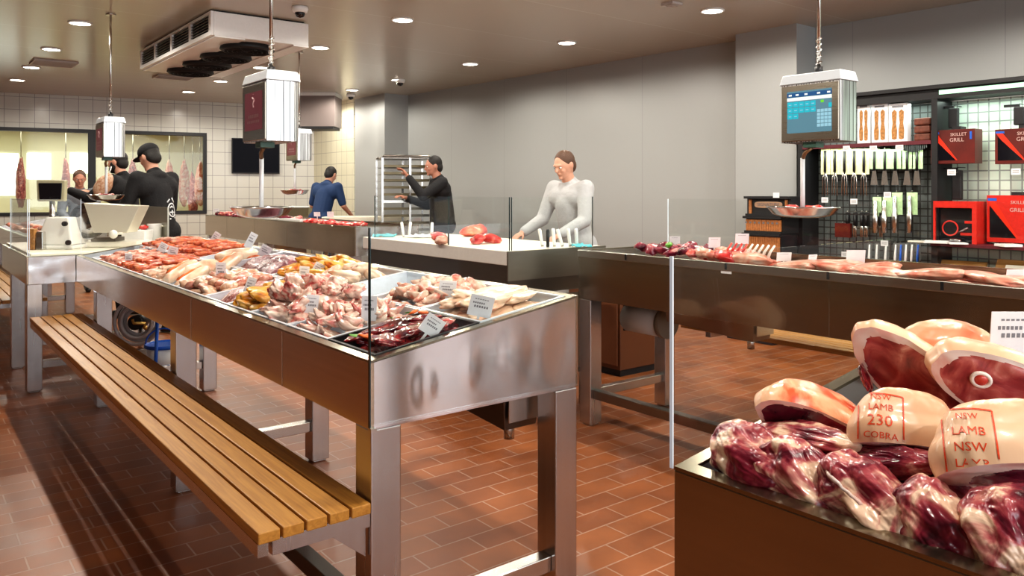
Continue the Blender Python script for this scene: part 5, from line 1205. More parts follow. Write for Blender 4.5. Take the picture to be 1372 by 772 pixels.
for i, (p0, p1, Xa, Xb, w, d, lab, m) in enumerate(bk):
    S.append(lamb_shoulder(lab, at_X(*p0, Xa), at_X(*p1, Xb), w, d, 21 + i * 3, m, 'lamb_flap'))
sinew(S[2], [at_X(x, y, 1.05) for x, y in ((1082, 606), (1092, 618), (1108, 632), (1122, 648), (1140, 664), (1160, 682))], .0038)
0 and sinew(S[3], [at_X(x, y, 1.05) for x, y in ((1250, 690), (1268, 706), (1284, 722), (1300, 742))], .003)
0 and sinew(S[1], [at_X(x, y, 1.05) for x, y in ((1040, 640), (1056, 652), (1074, 664), (1096, 676))], .003)
0 and sinew(S[0], [at_X(x, y, 1.05) for x, y in ((975, 598), (990, 616), (1006, 634), (1020, 650))], .003)
def lamb_leg(label, c, nrm, axis, a, b, h, skin='skin_fat', face='cut_muscle', rim=.13, seed=1, bone=None, stamp=None, name='lamb_joint', chunky=.72):
    """dome of fat-covered meat with a flat cut face looking along nrm"""
    n = nrm.normalized(); X = (axis - n * axis.dot(n)).normalized(); Z = -n; Y = Z.cross(X); mtx = Matrix((X, Y, Z)).transposed(); off = Vector((seed * 1.9, seed, seed * 3.3))
    t = thing(name, label, 'lamb leg', c - UP * b * .8)
    NU, NV = 128, 40
    def outline(u):
        cu, su = math.cos(u), math.sin(u)
        r = 1 + .07 * noise.noise(Vector((cu * 1.2, su * 1.2, seed))) + .03 * noise.noise(Vector((cu * 4, su * 4, seed)))
        tp = 1 + .16 * cu
        return Vector((a * math.copysign(abs(cu) ** .85, cu) * r, b * math.copysign(abs(su) ** .85, su) * r * tp, 0))
    bm = B(); rings = []
    for j in range(NV + 1):
        v = j / NV; f = math.cos(v * PI / 2) ** chunky; f = f * (1 + .07 * math.sin(min(1, v * 3) * PI)); z = h * math.sin(v * PI / 2) ** .95; row = []
        if j == NV: top = bm.verts.new(mtx @ Vector((a * .1, 0, h)) + c); rings.append(None); break
        for i in range(NU):
            o_ = outline(2 * PI * i / NU); p = Vector((o_.x * f + a * .1 * v, o_.y * f, z))
            d = 1 + (.05 * noise.noise(p * 16 + off) + .018 * noise.noise(p * 60 + off)) * min(1, v * 4)
            row.append(bm.verts.new(mtx @ (p * d) + c))
        rings.append(row)
    for j in range(NV - 1):
        for i in range(NU): bm.faces.new((rings[j][i], rings[j][(i + 1) % NU], rings[j + 1][(i + 1) % NU], rings[j + 1][i])).smooth = True
    for i in range(NU): bm.faces.new((rings[NV - 1][i], rings[NV - 1][(i + 1) % NU], top)).smooth = True
    body = make('fat_covered_side', bm, skin, t)
    bm = B(); rr = []; K = 44
    for j in range(K + 1):
        s = 1 - j / K
        row = []
        for i in range(NU if j < K else 1):
            u = 2 * PI * i / NU; o_ = outline(u) * s; bulge = -.006 * math.sin((1 - s) * PI / 2) * 1.0
            if s > .999: bulge = 0
            bp = noise.noise(Vector((o_.x * 22, o_.y * 40, seed))) * .004 * min(1, (1 - s) * 5)
            row.append(bm.verts.new(mtx @ Vector((o_.x, o_.y, bulge - bp)) + c))
        rr.append(row)
    for j in range(K):
        for i in range(NU):
            if j < K - 1: f = bm.faces.new((rr[j][i], rr[j + 1][i], rr[j + 1][(i + 1) % NU], rr[j][(i + 1) % NU]))
            else: f = bm.faces.new((rr[j][i], rr[K][0], rr[j][(i + 1) % NU]))
            f.smooth = True
            rimw = rim * (1 + .9 * math.sin(2 * PI * i / NU - 1.9) + .55 * noise.noise(Vector((math.cos(2 * PI * i / NU) * 2, math.sin(2 * PI * i / NU) * 2, seed))))
            f.material_index = 1 if (j / K) < rimw else 0
    make('cut_face', bm, [face, 'fat_rim'], t)
    if bone:
        bc = mtx @ Vector((a * bone[0], b * bone[1], -.006)) + c; bm = B(); r = bone[2]
        tube(bm, [bc + (X * math.cos(q) * 1.2 + Y * math.sin(q)) * r for q in [k * PI / 12 for k in range(25)]], r * .30, 8, 0, caps=False); bo = make('bone_ring', bm, 'bone', t)
        bm = B(); ell(bm, bc, (r * .9, r * .9, r * .5), 3, 0, Matrix((X, Y, Z)).transposed()); make('marrow', bm, 'marrow', bo)
    if stamp:
        off2 = wloc(body); bv = BVHTree.FromPolygons([v.co + off2 for v in body.data.vertices], [tuple(p.vertices) for p in body.data.polygons])
        (px, py, pX), lines, ang, curve = stamp
        tgt = at_X(px, py, pX); vd = (tgt - UP * HC).normalized(); sx = (vd.cross(UP)).normalized(); sy_ = sx.cross(vd)
        ca, sa = math.cos(ang), math.sin(ang); ax = sx * ca + sy_ * sa; ay = -sx * sa + sy_ * ca
        bm = B()
        def put(x, y):
            y2 = y + curve * x * x; o_ = tgt + ax * x + ay * y2 - vd * .4; hit = bv.ray_cast(o_, vd)
            return (hit[0] + hit[1] * (.0008 if hit[1].dot(vd) < 0 else -.0008)) if hit[0] is not None else None
        def addpoly(vs, polys):
            mp = [put(*q) for q in vs]; bv_ = [bm.verts.new(m) if m is not None else None for m in mp]
            for p in polys:
                if all(bv_[i] is not None for i in p):
                    try: bm.faces.new([bv_[i] for i in p])
                    except ValueError: pass
        for txt, x, y, size in lines:
            me = text_mesh(txt, size, 0.0); addpoly([(v.co.x * 1.05 + x, v.co.y + y) for v in me.vertices], [tuple(p.vertices) for p in me.polygons])
        # frame strokes
        w_, h_ = .030, .048
        for (xa, ya, xb, yb) in ((-w_, -h_, -w_, h_), (w_, -h_, w_, h_), (-w_, h_, w_, h_)):
            n_ = 16; vs = []; L_ = Vector((xb - xa, yb - ya)); nn = Vector((-L_.y, L_.x)).normalized() * .0010
            for k in range(n_ + 1):
                p = Vector((xa, ya)) + L_ * k / n_; vs += [(p.x + nn.x, p.y + nn.y), (p.x - nn.x, p.y - nn.y)]
            addpoly(vs, [(2 * k, 2 * k + 1, 2 * k + 3, 2 * k + 2) for k in range(n_)])
        make('red_ink_stamp', bm, 'stamp', t)
    return t
CD = cam_dir
# M1: red smeared leg, far left of the pile
lamb_leg('red smeared lamb leg at the far left of the heap, dark cut face below', at_X(1090, 580, 1.20), CD(-.34, -.80, -.50), CD(.90, -.1, -.42), .100, .050, .095, skin='skin_fat_red', face='lamb_dark', seed=2, rim=.055)
lamb_leg('stamped lamb leg with red number 230, in the middle of the heap', at_X(1210, 604, 1.19), CD(-.12, -.42, -.92), CD(.95, .05, -.28), .082, .060, .092, seed=5, rim=.10,
         stamp=((1180, 572, 1.13), [('NSW', .0, .043, .012), ('LAMB', .0, .028, .013), ('230', -.001, .0085, .022), ('COBRA', .0, -.012, .013), ('NSW', .0, -.030, .013)], .0, -3.0))
lamb_leg('lamb leg with NSW LAMB stamp and oval cut face, at the right edge', at_X(1358, 640, 1.15), CD(-.05, -.60, -.80), CD(.98, .0, .10), .092, .058, .105, seed=7, rim=.22, face='lamb_dark',
         stamp=((1300, 598, 1.10), [('NSW', .0, .038, .011), ('LAMB', .0, .019, .015), ('NSW', .0, -.001, .016), ('LAMB', .0, -.021, .015)], .12, -3.0))
lamb_leg('topmost front lamb leg with long red cut face and white fat rim', at_X(1224, 508, 1.36), CD(-.50, -.84, -.18), CD(.72, -.30, -.62), .118, .054, .110, seed=9, rim=.10, face='cut_muscle')
lamb_leg('lamb leg with round white bone in its cut face, at the right edge', at_X(1350, 528, 1.36), CD(-.30, -.90, -.28), CD(.88, -.2, -.42), .115, .055, .110, seed=12, rim=.07, face='cut_muscle', bone=(-.40, -.1, .011))
lamb_leg('lamb leg at the very top of the heap, only its fatty back showing', at_X(1258, 482, 1.50), CD(.1, .2, -1), CD(.97, .1, -.24), .095, .060, .070, skin='skin_fat', seed=14)
0 and lamb_leg('lamb leg hidden behind the right edge of the heap', at_X(1395, 555, 1.30), CD(.1, -.3, -1), CD(1, .1, 0), .09, .06, .08, seed=16)
# lower layer carrying the heap
zC = lambda x: .90 + .10 * (x - CX0) / (CX1 - CX0)
low = [(1.20, .62), (1.22, .48), (1.24, .34), (1.36, .66), (1.38, .50), (1.40, .34), (1.52, .60), (1.54, .44)]
for i, (x, y) in enumerate(low):
    z = zC(x) - .045; me = S[5].children[0].data
    lamb_shoulder('lamb shoulder in the bottom layer carrying the stamped legs', Vector((x - .07, y + .05, z + .01)), Vector((x + .07, y - .05, z + .0)), .05, .040, 40 + i, 'lamb_dark')['group'] = 'bottom layer of lamb shoulders'
inst(P_mar[0], 'dark_trimming', at_X(1160, 508, 1.32), (1.2, .4, .3), 'dark purple trimming tucked left of the topmost cut leg', 'meat trimming', None, .5)
price_tag(at_X(1358, 477, 1.52), .085, .078, 'white price tag standing behind the lamb heap at the right edge', roll=.0, lean=.1, stake=.12)

# ------------------------------------------------------------------ meat on the other counters
P_beef = [blob_mesh('beef_chunk', s, (.055, .038, .026), .35, 1.4, 3, ('beef_red',), taper=.2) for s in (51, 52, 53)]
P_lampur = [with_mat(m, 'lamb_dark') for m in P_beef]
P_pork = [blob_mesh('pork_slab', s, (.13, .07, .024), .22, 1.3, 4, ('pork_pink',), taper=.2) for s in (54, 55)]
zF = lambda x: 1.0
def scatter(protos, name, pts, label, cat, group, z, sc=(.9, 1.2), flat=.3, yaw=None):
    for x, y in pts: inst(rnd.choice(protos), name, (x, y, z + rnd.uniform(-.008, .012)), (rnd.uniform(-flat, flat), rnd.uniform(-flat, flat), rnd.uniform(0, 6) if yaw is None else yaw + rnd.uniform(-.2, .2)), label, cat, group, rnd.uniform(*sc))
ys = lambda a, b, n: [a + (b - a) * (k + .5) / n for k in range(n)]
scatter(P_lampur, 'purple_meat_lump', [(x, y) for y in ys(2.60, 2.95, 5) for x in (3.20, 3.30, 3.42)], 'dark purple meat lump at the left end of the brown steel counter', 'meat', 'purple meat lumps on the brown counter', 1.028)
scatter([with_mat(m, 'pork_pink') for m in P_beef] + P_beef, 'red_meat_lump', [(x, y) for y in ys(2.34, 2.60, 4) for x in (3.20, 3.31, 3.42)], 'bright red meat lump between the purple lumps and the lamb rack', 'meat', 'red meat lumps on the brown counter', 1.022)
scatter(P_pork, 'pork_slab', [(3.24, 2.00), (3.36, 1.90), (3.22, 1.82), (3.34, 1.70), (3.24, 1.60), (3.36, 1.50), (3.22, 1.42), (3.34, 1.30), (3.22, 1.2), (3.34, 1.08), (3.22, .98)], 'flat pale red pork slab on the right part of the brown counter', 'pork', 'pork slabs on the brown counter', 1.008, flat=.12, yaw=1.4)
scatter(P_pork, 'pork_slab', [(3.24, y) for y in (.8, .55, .3)] + [(3.5, y) for y in (2.7, 2.4, 2.1, 1.8, 1.5, 1.2, .9)], 'flat pork slab in the back row of the brown counter', 'pork', 'pork slabs in the back row', .965, flat=.1, yaw=1.4)
# heaps of support under the visible row (lower layer in the trough)
scatter(P_pork, 'pork_slab', [(x, y) for x in (3.26, 3.40) for y in ys(.9, 2.95, 11)], 'pork slab in the bottom layer of the brown counter', 'pork', 'bottom layer slabs on the brown counter', .945, flat=.06, yaw=1.4)
for px, py, lab in ((873, 335, 'green leaf at the left end of the brown steel counter'), (896, 328, 'green leaf garnish behind the purple lumps'), (932, 339, 'green leaf garnish between purple and red meat')):
    inst(blob_mesh('green_leaf', 61, (.035, .018, .010), .4, 2, 3, ('green',)), 'green_leaf', at_X(px, py, 3.2), (.3, .2, px), lab, 'leaf')
# rack of lamb
def rack(label, y0, y1, X, z, n, name='lamb_rack'):
    t = thing(name, label, 'lamb rack', (X, (y0 + y1) / 2, z - .03))
    me = blob_mesh('rack_meat', 71, ((y1 - y0) / 2 * 1.12, .045, .034), .14, 2.4, 4, ('pork_pink',)); o = bpy.data.objects.new('rack_meat', me); COL.objects.link(o); o.parent = t; o.rotation_euler = (0, 0, PI / 2); o.location = (0, 0, .035)
    for k in range(n):
        y = y0 + (y1 - y0) * (k + .5) / n; bm = B()
        tube(bm, [(X, y, z + .01), (X + .005, y - .012, z + .045), (X + .012, y - .032, z + .078)], [.008, .0065, .005], 8); make('rib_bone', bm, 'bone' if k < n * .55 else 'beef_red', t)
    return t
rack('rack of lamb with a row of white rib bones on the brown steel counter', 2.15, 2.42, 3.24, 1.012, 9)
for (px, py, X, w, h, yw, lab) in ((904, 334, 3.55, .06, .045, 0, 'pale tag behind the purple meat lumps on the brown counter'), (957, 339, 3.40, .062, .055, 0, 'white tag beside the red meat lumps on the brown counter'), (994, 334, 3.45, .07, .055, 0, 'white tag directly behind the rack of lamb'),
        (1050, 357, 3.30, .072, .042, .1, 'low white tag to the right of the rack of lamb'), (1088, 359, 3.30, .055, .038, .5, 'small turned white tag left of the pork slabs'), (1146, 359, 3.42, .085, .058, 0, 'big blank white tag standing among the pork slabs'), (1362, 388, 3.36, .085, .058, 0, 'white tag at the right edge of the brown counter')):
    price_tag(at_X(px, py - 7, X), w, h, lab, lean=.15, yaw=yw, lines=0 if w > .08 else 1, stake=.05)
bm = B(); p = at_X(973, 365, BX0 - .001); box(bm, p.x - .001, p.x, p.y - .03, p.y + .03, p.z - .006, p.z + .006); o = make('front_label', bm, 'card'); center(o); tag(o, 'tiny white strip label on the front of the brown steel counter', 'label')
# distant counter: red meat in two stretches and trays
scatter(P_beef, 'beef_chunk', [(x, y) for y in ys(6.9, 8.3, 14) for x in (3.50, 3.62)], 'bright red beef chunk along the distant dark counter', 'beef', 'beef chunks on the distant counter', 1.005)
scatter([with_mat(m, 'cut_muscle') for m in P_beef] + P_lampur, 'mixed_cut', [(x, y) for y in ys(8.6, 11.1, 18) for x in (3.52, 3.66)], 'brown red meat cut on the far half of the distant counter', 'meat', 'meat cuts on the far half of the distant counter', 1.02, sc=(1.0, 1.5))
scatter([with_mat(m, 'pork_pink') for m in P_beef], 'meat_cut', [(x, y) for y in ys(8.1, 11.3, 12) for x in (1.1, 1.3)], 'pinkish meat cut on the far left counter', 'meat', 'meat cuts on the far left counter', .92)
t = price_tag(at_X(443, 291, 3.62), .07, .06, 'white tag among the red beef on the distant counter', lines=1)
t = price_tag(at_X(425, 290, 3.66), .07, .05, 'second white tag among the red beef, farther left', lines=1)
t = price_tag(at_X(290, 285, 3.66), .09, .06, 'pale tag on the far half of the distant counter', lines=1)
for i, (px0, px1, lab) in enumerate(((330, 372, 'white tray at the edge of the distant counter below the scale pan'), (374, 404, 'white tray at the edge of the distant counter, right of the scale rod'))):
    a = at_X(px0, 294, 3.46); b = at_X(px1, 295, 3.46); bm = B(); box(bm, 3.44, 3.60, b.y, a.y, 1.006, 1.03); o = make('white_tray', bm, 'white', bevel=.006); center(o); tag(o, lab, 'tray')
# chopping table meat
for i, (px, py, s, m, lab) in enumerate(((588, 317, 1.3, 'beef_red', 'left piece of red meat on the chopping table'), (592, 323, 1.2, 'pork_pink', 'pink trimmed piece in front of the left red meat'), (634, 312, 1.9, 'skin_fat_red', 'orange pink fatty joint behind the red pile on the chopping table'), (640, 322, 1.4, 'beef_red', 'red marbled piece in the right pile, left one'), (658, 321, 1.3, 'beef_red', 'red marbled piece in the right pile, right one'))):
    c = at_h(px, py + 5, 1.0); c.z = 1.0 + .022 * s
    inst(with_mat(P_beef[i % 3], m), 'meat_piece', c, (.1, .1, i * 1.3), lab, 'meat', None, s)
# pan contents and tubs
def panmeat(loc, m, lab, g):
    for k in range(5):
        inst(with_mat(P_beef[k % 3], m), 'meat_piece', Vector(loc) + Vector((.06 + .05 * math.cos(k * 1.3), .075 + .08 * math.sin(k * 1.3), -.49 - .012)), (.2, .3, k), lab, 'meat', g, .8)
panmeat((3.48, 2.09, 1.755), 'beef_red', 'red meat piece lying in the right hanging scale pan', 'meat in the right scale pan')
panmeat((3.36, 8.1, 1.84), 'beef_red', 'red meat piece lying in the small far scale pan', 'meat in the far scale pan')
panmeat((1.36, 7.35, 1.80), 'cut_muscle', 'brown red meat piece in the scale pan above the slicer', 'meat in the slicer scale pan')
c = at_depth(392, 274, 11.9)
for k in range(6): inst(P_beef[k % 3], 'beef_chunk', c + RIGHT * (-.22 + .09 * k) - UP * .07, (.2, .2, k), 'orange red meat chunk in the grey tub near the blue shirted man', 'meat', 'meat in the grey tub', 1.3)
c = at_depth(184, 300, 6.15); c.z = T0 + .13
for k in range(3): inst(P_beef[k % 3], 'beef_chunk', c + RIGHT * (-.045 + .045 * k), (.2, .2, k), 'red meat chunk in the white tub by the slicer', 'meat', 'meat in the white tub', .8)
# carcasses behind the windows
P_carc = blob_mesh('carcass_body', 81, (.50, .15, .11), .25, 2.0, 4, ('pork_pink',), taper=.45)
P_carc2 = with_mat(P_carc, 'cut_muscle')
def carcass(px, dpt, lab, me, top=2.05, sc=.8):
    s, _ = bw_hit(px, 200); d = at_depth(px, 200, 1.0) - UP * HC; d.z = 0
    # walk along the viewing ray until the wanted distance behind the wall
    o = Vector((0, 0, 0)); tt = ((BW0 - o).dot(BN) + dpt) / d.dot(BN); p = o + d * tt
    t = thing('hanging_carcass', lab, 'carcass', (p.x, p.y, top - .9))
    o = bpy.data.objects.new('carcass_body', me); COL.objects.link(o); o.parent = t; o.location = (0, 0, .42); o.rotation_euler = (0, PI / 2 * -1, px); o.scale = (sc,) * 3
    bm = B(); tube(bm, [(p.x, p.y, top - .05), (p.x, p.y, 2.37)], .008, 6); make('hook', bm, 'steel', t)
for px, dp, lab, me in ((227, 1.0, 'pink hanging carcass left of the pair in the right window', P_carc), (247, 1.0, 'pink hanging carcass right of the pair in the right window', P_carc), (88, 1.2, 'hanging carcass behind the left window near its middle', P_carc2), (28, 1.0, 'hanging carcass behind the far left of the window', P_carc2),
                        (178, 1.0, 'dark hanging carcass between the two black clad men', P_carc2), (258, 1.6, 'brown side of meat hanging low in the right window', P_carc2), (268, 1.4, 'narrow hanging side at the right end of the window', P_carc)):
    carcass(px, dp, lab, me, top=1.95 if px != 258 else 1.75)
# lit outer openings of the cold room
for i, (a, b, y0, y1) in enumerate(((-20, 25, 205, 262), (36, 68, 205, 240), (94, 119, 205, 232))):
    def cr(px, py):
        d = at_depth(px, py, 1.0) - UP * HC; tt = ((BW0 - UP * HC).dot(BN) + 2.98) / d.dot(BN); return UP * HC + d * tt
    A_, B_, C_, D_ = cr(a, y1), cr(b, y1), cr(b, y0), cr(a, y0); A_.z = B_.z = min(A_.z, B_.z); C_.z = D_.z
    w = bpy.data.objects.new('window_%d' % (i + 3), None); COL.objects.link(w); w['kind'] = 'structure'; w.location = A_
    bm = B(); bm.faces.new([bm.verts.new(p) for p in (A_, B_, C_, D_)]); make('bright_pane', bm, simple('daylit_pane', (.9, .95, 1), .3, emit=(.85, .93, 1), es=1.6), w)
for i, (px, py) in enumerate(((70, 187), (228, 190))):
    p = bw_hit(px, py); q = bwp(p[0] * 1.0, 2.4998, 2.0); bm = B(); lathe(bm, [(0, -.06), (.12, -.05), (.14, 0)], 20, q); o = make('round_lamp', bm, em('lamp_warm', (1, .9, .55), 4)); center(o); tag(o, ['round glowing lamp seen through the left window', 'round glowing lamp seen through the right window'][i], 'lamp')
# ================================================================== PEOPLE
M['skin'] = simple('skin', (.62, .33, .23), .5, var=.06, scale=30)
M['skin_dark'] = simple('skin_darker', (.48, .22, .15), .5, var=.06, scale=30)  # darker skin tone for the rack figure and the distant one
M['hair_black'] = simple('hair_black', (.012, .010, .009), .55, bump=.5, scale=150)
M['hair_brown'] = simple('hair_brown', (.10, .05, .03), .55, bump=.5, scale=150)
M['cloth_black'] = simple('cloth_black', (.010, .010, .012), .8, bump=.4, scale=60)
M['cloth_navy'] = simple('cloth_navy', (.015, .045, .13), .75, bump=.4, scale=60)
M['cloth_white'] = simple('cloth_white', (.46, .47, .48), .8, bump=.4, scale=40)
M['cloth_grey'] = simple('cloth_grey', (.14, .15, .17), .8, bump=.4, scale=40)
M['shoe'] = simple('shoe_black', (.02, .02, .02), .4)
def capsule(bm, p0, p1, r0, r1, n=16):
    d = p1 - p0; u, w = frame_of(d); dn = d.normalized(); prof = []
    for k in range(6): a = -PI / 2 + k * PI / 10; prof.append((p0 + dn * r0 * math.sin(a), r0 * math.cos(a)))
    for k in range(6): a = k * PI / 10; prof.append((p1 + dn * r1 * math.sin(a), r1 * math.cos(a)))
    rings = []
    for c, r in prof: r = max(r, 1e-4); rings.append([bm.verts.new(c + (u * math.cos(2 * PI * i / n) + w * math.sin(2 * PI * i / n)) * r) for i in range(n)])
    for a, b in zip(rings, rings[1:]):
        for i in range(n): bm.faces.new((a[i], a[(i + 1) % n], b[(i + 1) % n], b[i]))
    bm.faces.new(rings[0][::-1]); bm.faces.new(rings[-1])
def fuse(name, bm, mat, parent, voxel=.011, smooth=6):
    bmesh.ops.recalc_face_normals(bm, faces=bm.faces)
    me = bpy.data.meshes.new('tmp'); bm.to_mesh(me); bm.free(); o = bpy.data.objects.new('tmp', me); COL.objects.link(o)
    m = o.modifiers.new('r', 'REMESH'); m.mode = 'VOXEL'; m.voxel_size = voxel
    s = o.modifiers.new('s', 'SMOOTH'); s.factor = .5; s.iterations = smooth
    dg = bpy.context.evaluated_depsgraph_get(); me2 = bpy.data.meshes.new_from_object(o.evaluated_get(dg)); bpy.data.objects.remove(o)
    me2.name = name; me2.materials.clear(); me2.materials.append(M[mat])
    for p in me2.polygons: p.use_smooth = True
    r = bpy.data.objects.new(name, me2); COL.objects.link(r); r.parent = parent; return r
def person(label, loc, facing, H=1.75, lean=.1, head_pitch=.2, hands=None, top='cloth_black', bottom='cloth_black', hair='hair_black', cap=False, beard=False, apron=None, emblem=False, short=False, head_turn=0.0, skin='skin', vox=.011):
    s = H / 1.75; t = thing('person', label, 'person', loc); f = facing.normalized(); t.rotation_euler = (0, 0, math.atan2(f.y, f.x) - PI / 2); t.scale = (s, s, s)
    V = Vector
    def ln(p):   # torso lean about the hips
        q = V(p) - V((0, 0, .95)); c, s_ = math.cos(lean), math.sin(lean); return V((q.x, q.y * c + q.z * s_, -q.y * s_ + q.z * c)) + V((0, 0, .95))
    hip = [V((-.09, 0, .93)), V((.09, 0, .93))]; knee = [V((-.10, .03, .50)), V((.11, .01, .50))]; ank = [V((-.11, -.02, .09)), V((.13, -.02, .09))]
    sh = [ln((-.185, 0, 1.43)), ln((.185, 0, 1.43))]
    if hands is None: hands = [V((-.16, .38, 1.05)), V((.16, .38, 1.05))]
    hands = [V(h) for h in hands]; el = []
    for i in (0, 1):
        a, b = sh[i], hands[i]; d = b - a; L = min(d.length, .555); d = d.normalized(); hands[i] = a + d * L; h = math.sqrt(max(.0004, .285 ** 2 - (L / 2) ** 2))
        side = V(((-1 if i == 0 else 1) * .35, -.25, -1)); side = (side - d * side.dot(d)).normalized(); el.append(a + d * L / 2 + side * h)
    nk0, nk1 = ln((0, -.005, 1.45)), ln((0, .015, 1.53)); hc = ln((0, .035, 1.635))
    Rh = Euler((-head_pitch - lean * .3, 0, head_turn)).to_matrix(); P = lambda x, y, z: hc + Rh @ V((x, y, z))
    def E(bm, c, r, rot=None, sub=3): ell(bm, c, r, sub, 0, rot)
    # body, one surface
    bm = B()
    E(bm, hc, (.074, .092, .108), Rh); E(bm, P(0, .030, -.050), (.055, .060, .062), Rh); E(bm, P(0, -.02, .02), (.076, .082, .088), Rh)
    capsule(bm, P(0, .086, .012), P(0, .104, -.022), .010, .014); E(bm, P(0, .082, .024), (.050, .016, .012), Rh)
    for q in (-1, 1): E(bm, P(q * .077, -.008, -.008), (.010, .020, .031), Rh); E(bm, P(q * .034, .068, -.028), (.022, .018, .020), Rh)
    E(bm, P(0, .088, -.052), (.024, .012, .008), Rh); E(bm, P(0, .082, -.088), (.022, .016, .016), Rh)
    capsule(bm, nk0, nk1 + (hc - nk1) * .3, .060, .054)
    capsule(bm, ln((-.09, 0, 1.36)), ln((.09, 0, 1.36)), .095, .095); capsule(bm, ln((0, 0, 1.30)), V((0, 0, 1.0)), .12, .11); capsule(bm, V((-.06, -.01, .97)), V((.06, -.01, .97)), .105, .105)
    for i in (0, 1):
        capsule(bm, hip[i], knee[i], .082, .055); capsule(bm, knee[i], ank[i], .053, .036); capsule(bm, ank[i] - UP * .03, ank[i] + V((0, .13, -.055)), .034, .026)
        capsule(bm, sh[i], el[i], .050, .039); capsule(bm, el[i], hands[i], .039, .026)
        d = (hands[i] - el[i]).normalized(); sd = V(((1 if i == 0 else -1), 0, 0)); sd = (sd - d * sd.dot(d)).normalized(); dn_ = d.cross(sd)
        if dn_.z > 0: dn_ = -dn_
        palm = hands[i] + d * .05; E(bm, palm, (.040, .045, .018), Matrix((sd, d, dn_)).transposed())
        for k, (off, ln_) in enumerate(((-.030, .062), (-.010, .074), (.010, .070), (.030, .056))):
            a = palm + sd * off + d * .030; b = a + d * ln_ * .55 + dn_ * .012; c = b + d * ln_ * .35 + dn_ * .030; capsule(bm, a, b, .0095, .009, 10); capsule(bm, b, c, .009, .0075, 10)
        a = palm + sd * .030 - d * .020; capsule(bm, a, a + sd * .030 + d * .030 + dn_ * .01, .012, .010, 10); a2 = a + sd * .030 + d * .030 + dn_ * .01; capsule(bm, a2, a2 + d * .028 + dn_ * .014, .010, .008, 10)
    body = fuse('body', bm, skin, t, .008, 3)
    # top
    bm = B()
    capsule(bm, ln((-.10, 0, 1.355)), ln((.10, 0, 1.355)), .118, .118); capsule(bm, ln((0, 0, 1.30)), V((0, 0, 1.0)), .142, .138); capsule(bm, V((-.07, -.01, .94)), V((.07, -.01, .94)), .125, .125); capsule(bm, ln((0, -.01, 1.43)), ln((0, -.005, 1.475)), .085, .070)
    if not beard or True: E(bm, ln((0, -.05, 1.45)), (.10, .06, .05))
    for i in (0, 1):
        capsule(bm, ln((-.10 if i == 0 else .10, 0, 1.40)), sh[i], .080, .072); e = el[i] if not short else sh[i].lerp(el[i], .85)
        capsule(bm, sh[i], e, .072, .058)
        if not short: capsule(bm, el[i], el[i].lerp(hands[i], .90), .057, .043)
    fuse('jacket' if not short else 'shirt', bm, top, t, .011, 5)
    bm = B()
    capsule(bm, V((-.06, -.01, .93)), V((.06, -.01, .93)), .118, .118)
    for i in (0, 1): capsule(bm, hip[i], knee[i], .098, .074); capsule(bm, knee[i], ank[i] + UP * .0, .072, .058)
    fuse('trousers', bm, bottom, t, .012, 5)
    for i in (0, 1):
        bm = B(); capsule(bm, ank[i] + V((0, -.01, -.035)), ank[i] + V((0, .15, -.052)), .050, .038); capsule(bm, ank[i] + V((0, -.01, 0)), ank[i] + V((0, -.01, -.03)), .046, .048)
        for v in bm.verts: v.co.z = max(v.co.z, .0)
        fuse('shoe', bm, 'shoe', t, .010, 3)
    if apron: 
        bm = B(); capsule(bm, ln((0, .06, 1.28)), V((0, .06, .75)), .115, .14); fuse('apron', bm, apron, t, .012, 4)
    # hair
    bm = B(); E(bm, P(0, -.018, .030), (.082, .092, .092), Rh); E(bm, P(0, -.045, -.02), (.074, .062, .075), Rh)
    bmesh.ops.bisect_plane(bm, geom=bm.verts[:] + bm.edges[:] + bm.faces[:], plane_co=P(0, .052, .045), plane_no=Rh @ V((0, .8, -.6)), clear_outer=True)
    bmesh.ops.holes_fill(bm, edges=[e for e in bm.edges if e.is_boundary])
    fuse('hair', bm, hair, t, .007, 2)
    if beard:
        bm = B(); E(bm, P(0, .050, -.078), (.058, .050, .042), Rh); E(bm, P(0, .095, -.040), (.026, .008, .006), Rh)
        for q in (-1, 1): E(bm, P(q * .062, .020, -.045), (.016, .030, .050), Rh)
        fuse('beard', bm, hair, t, .007, 2)
    if cap:
        bm = B(); E(bm, P(0, -.008, .052), (.090, .104, .078), Rh)
        bmesh.ops.bisect_plane(bm, geom=bm.verts[:] + bm.edges[:] + bm.faces[:], plane_co=P(0, 0, .030), plane_no=Rh @ V((0, 0, -1)), clear_outer=True)
        bmesh.ops.holes_fill(bm, edges=[e for e in bm.edges if e.is_boundary]); E(bm, P(0, .115, .040), (.068, .070, .009), Rh); E(bm, P(0, -.01, .131), (.010, .010, .006), Rh)
        fuse('baseball_cap', bm, 'cloth_black', t, .006, 2)
    for q in (-1, 1):
        bm = B(); E(bm, P(q * .030, .080, .004), (.012, .010, .008), Rh, 2); make('eye', bm, 'white', t, local=True)
        bm = B(); E(bm, P(q * .030, .0885, .004), (.005, .004, .005), Rh, 2); make('iris', bm, 'black', t, local=True)
    if emblem:
        bm = B(); c = V((.04, -.155, 1.14))
        tube(bm, [c + V((.05 * math.cos(a), .0, .06 * math.sin(a))) for a in [k * PI / 10 for k in range(21)]], .007, 6, caps=False)
        for a, b in (((-.025, .02), (.0, .035)), ((.025, .02), (.0, .035)), ((-.03, -.02), (.03, -.02)), ((0, -.045), (0, .0)), ((-.05, .07), (-.02, .10)), ((.05, .07), (.01, .11)), ((-.04, -.08), (.04, -.07))):
            tube(bm, [c + V((a[0], 0, a[1])), c + V((b[0], 0, b[1]))], .007, 6)
        # press the emblem onto the jacket
        jk = [o for o in t.children if o.name.startswith('jacket')][0]; bv = BVHTree.FromPolygons([v.co for v in jk.data.vertices], [tuple(p.vertices) for p in jk.data.polygons])
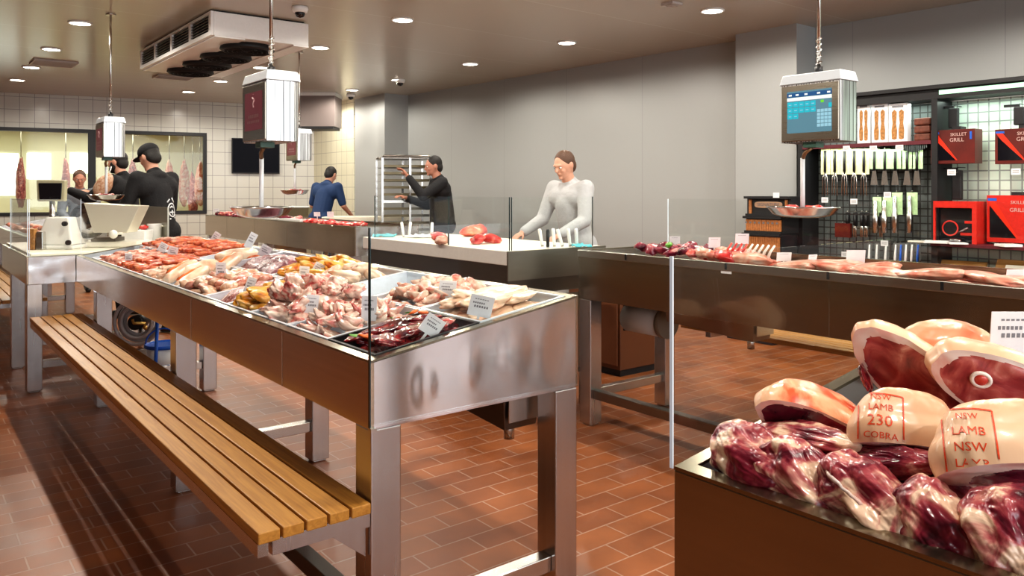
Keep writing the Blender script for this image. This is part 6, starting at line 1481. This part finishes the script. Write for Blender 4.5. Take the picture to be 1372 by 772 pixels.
        for v in bm.verts:
            h = bv.ray_cast(V((v.co.x, -.6, v.co.z)), V((0, 1, 0)))
            if h[0] is not None: v.co.y = h[0].y - .002 + (v.co.y - c.y) * .4
        make('back_emblem', bm, 'white_plastic', t, local=True)
    return t
def stand(px, d): p = at_depth(px, 255, d); p.z = 0; return p
L_ = -RIGHT
person('man in black cap and black hoodie with white back emblem, head bowed', stand(214, 7.3), L_ * .9 + FWD * .42, 1.79, .14, .42, [(-.20, .42, 1.08), (.16, .40, 1.10)], cap=True, emblem=True)
person('bearded man in a black jacket reaching forward, beside the one in the cap', stand(170, 8.35), L_ * .98 + FWD * .1, 1.78, .10, .12, [(-.18, .52, 1.33), (.15, .50, 1.30)], beard=True)
person('man in a dark blue shirt bending over the pale table at the tiled corner', stand(430, 11.3), FWD * .9 + RIGHT * .35, 1.74, .32, .45, [(-.22, .40, 1.0), (.25, .42, .98)], top='cloth_navy', bottom='cloth_grey', short=True)
person('person in black clothes with raised arm beside the tall tray rack', stand(594, 9.2), L_ * .95 - FWD * .3, 1.76, .12, .15, [(-.18, .45, 1.50), (.18, .40, 1.25)], skin='skin_dark')
person('worker in a whitish coat with brown hair, standing before the long grey wall', stand(772, 6.4), L_ * .75 - FWD * .66, 1.68, .16, .35, [(-.22, .42, 1.05), (.22, .42, 1.05)], top='cloth_white', bottom='cloth_white', hair='hair_brown')
person('small distant person with dark hair in grey, seen left of the bearded man', stand(106, 10.4), L_ * -.5 - FWD * .8, 1.62, .1, .3, None, top='cloth_grey', bottom='cloth_grey', hair='hair_brown', skin='skin_dark')
c = at_depth(139, 249, 8.1)
t = thing('cured_ham', 'pale yellowish ham held up in front of the bearded man', 'ham', c - UP * .14)
bm = B(); v = ell(bm, c, (.075, .06, .14), 4, 0, Matrix.Rotation(.5, 3, FWD))
for q in v: q.co += (q.co - c) * .18 * noise.noise(q.co * 9)
make('ham_body', bm, 'sausage_pale', t)
bm = B(); tube(bm, [c + UP * .11 + RIGHT * .05, c + UP * .2 + RIGHT * .08], .006, 6); make('string', bm, 'white', t)
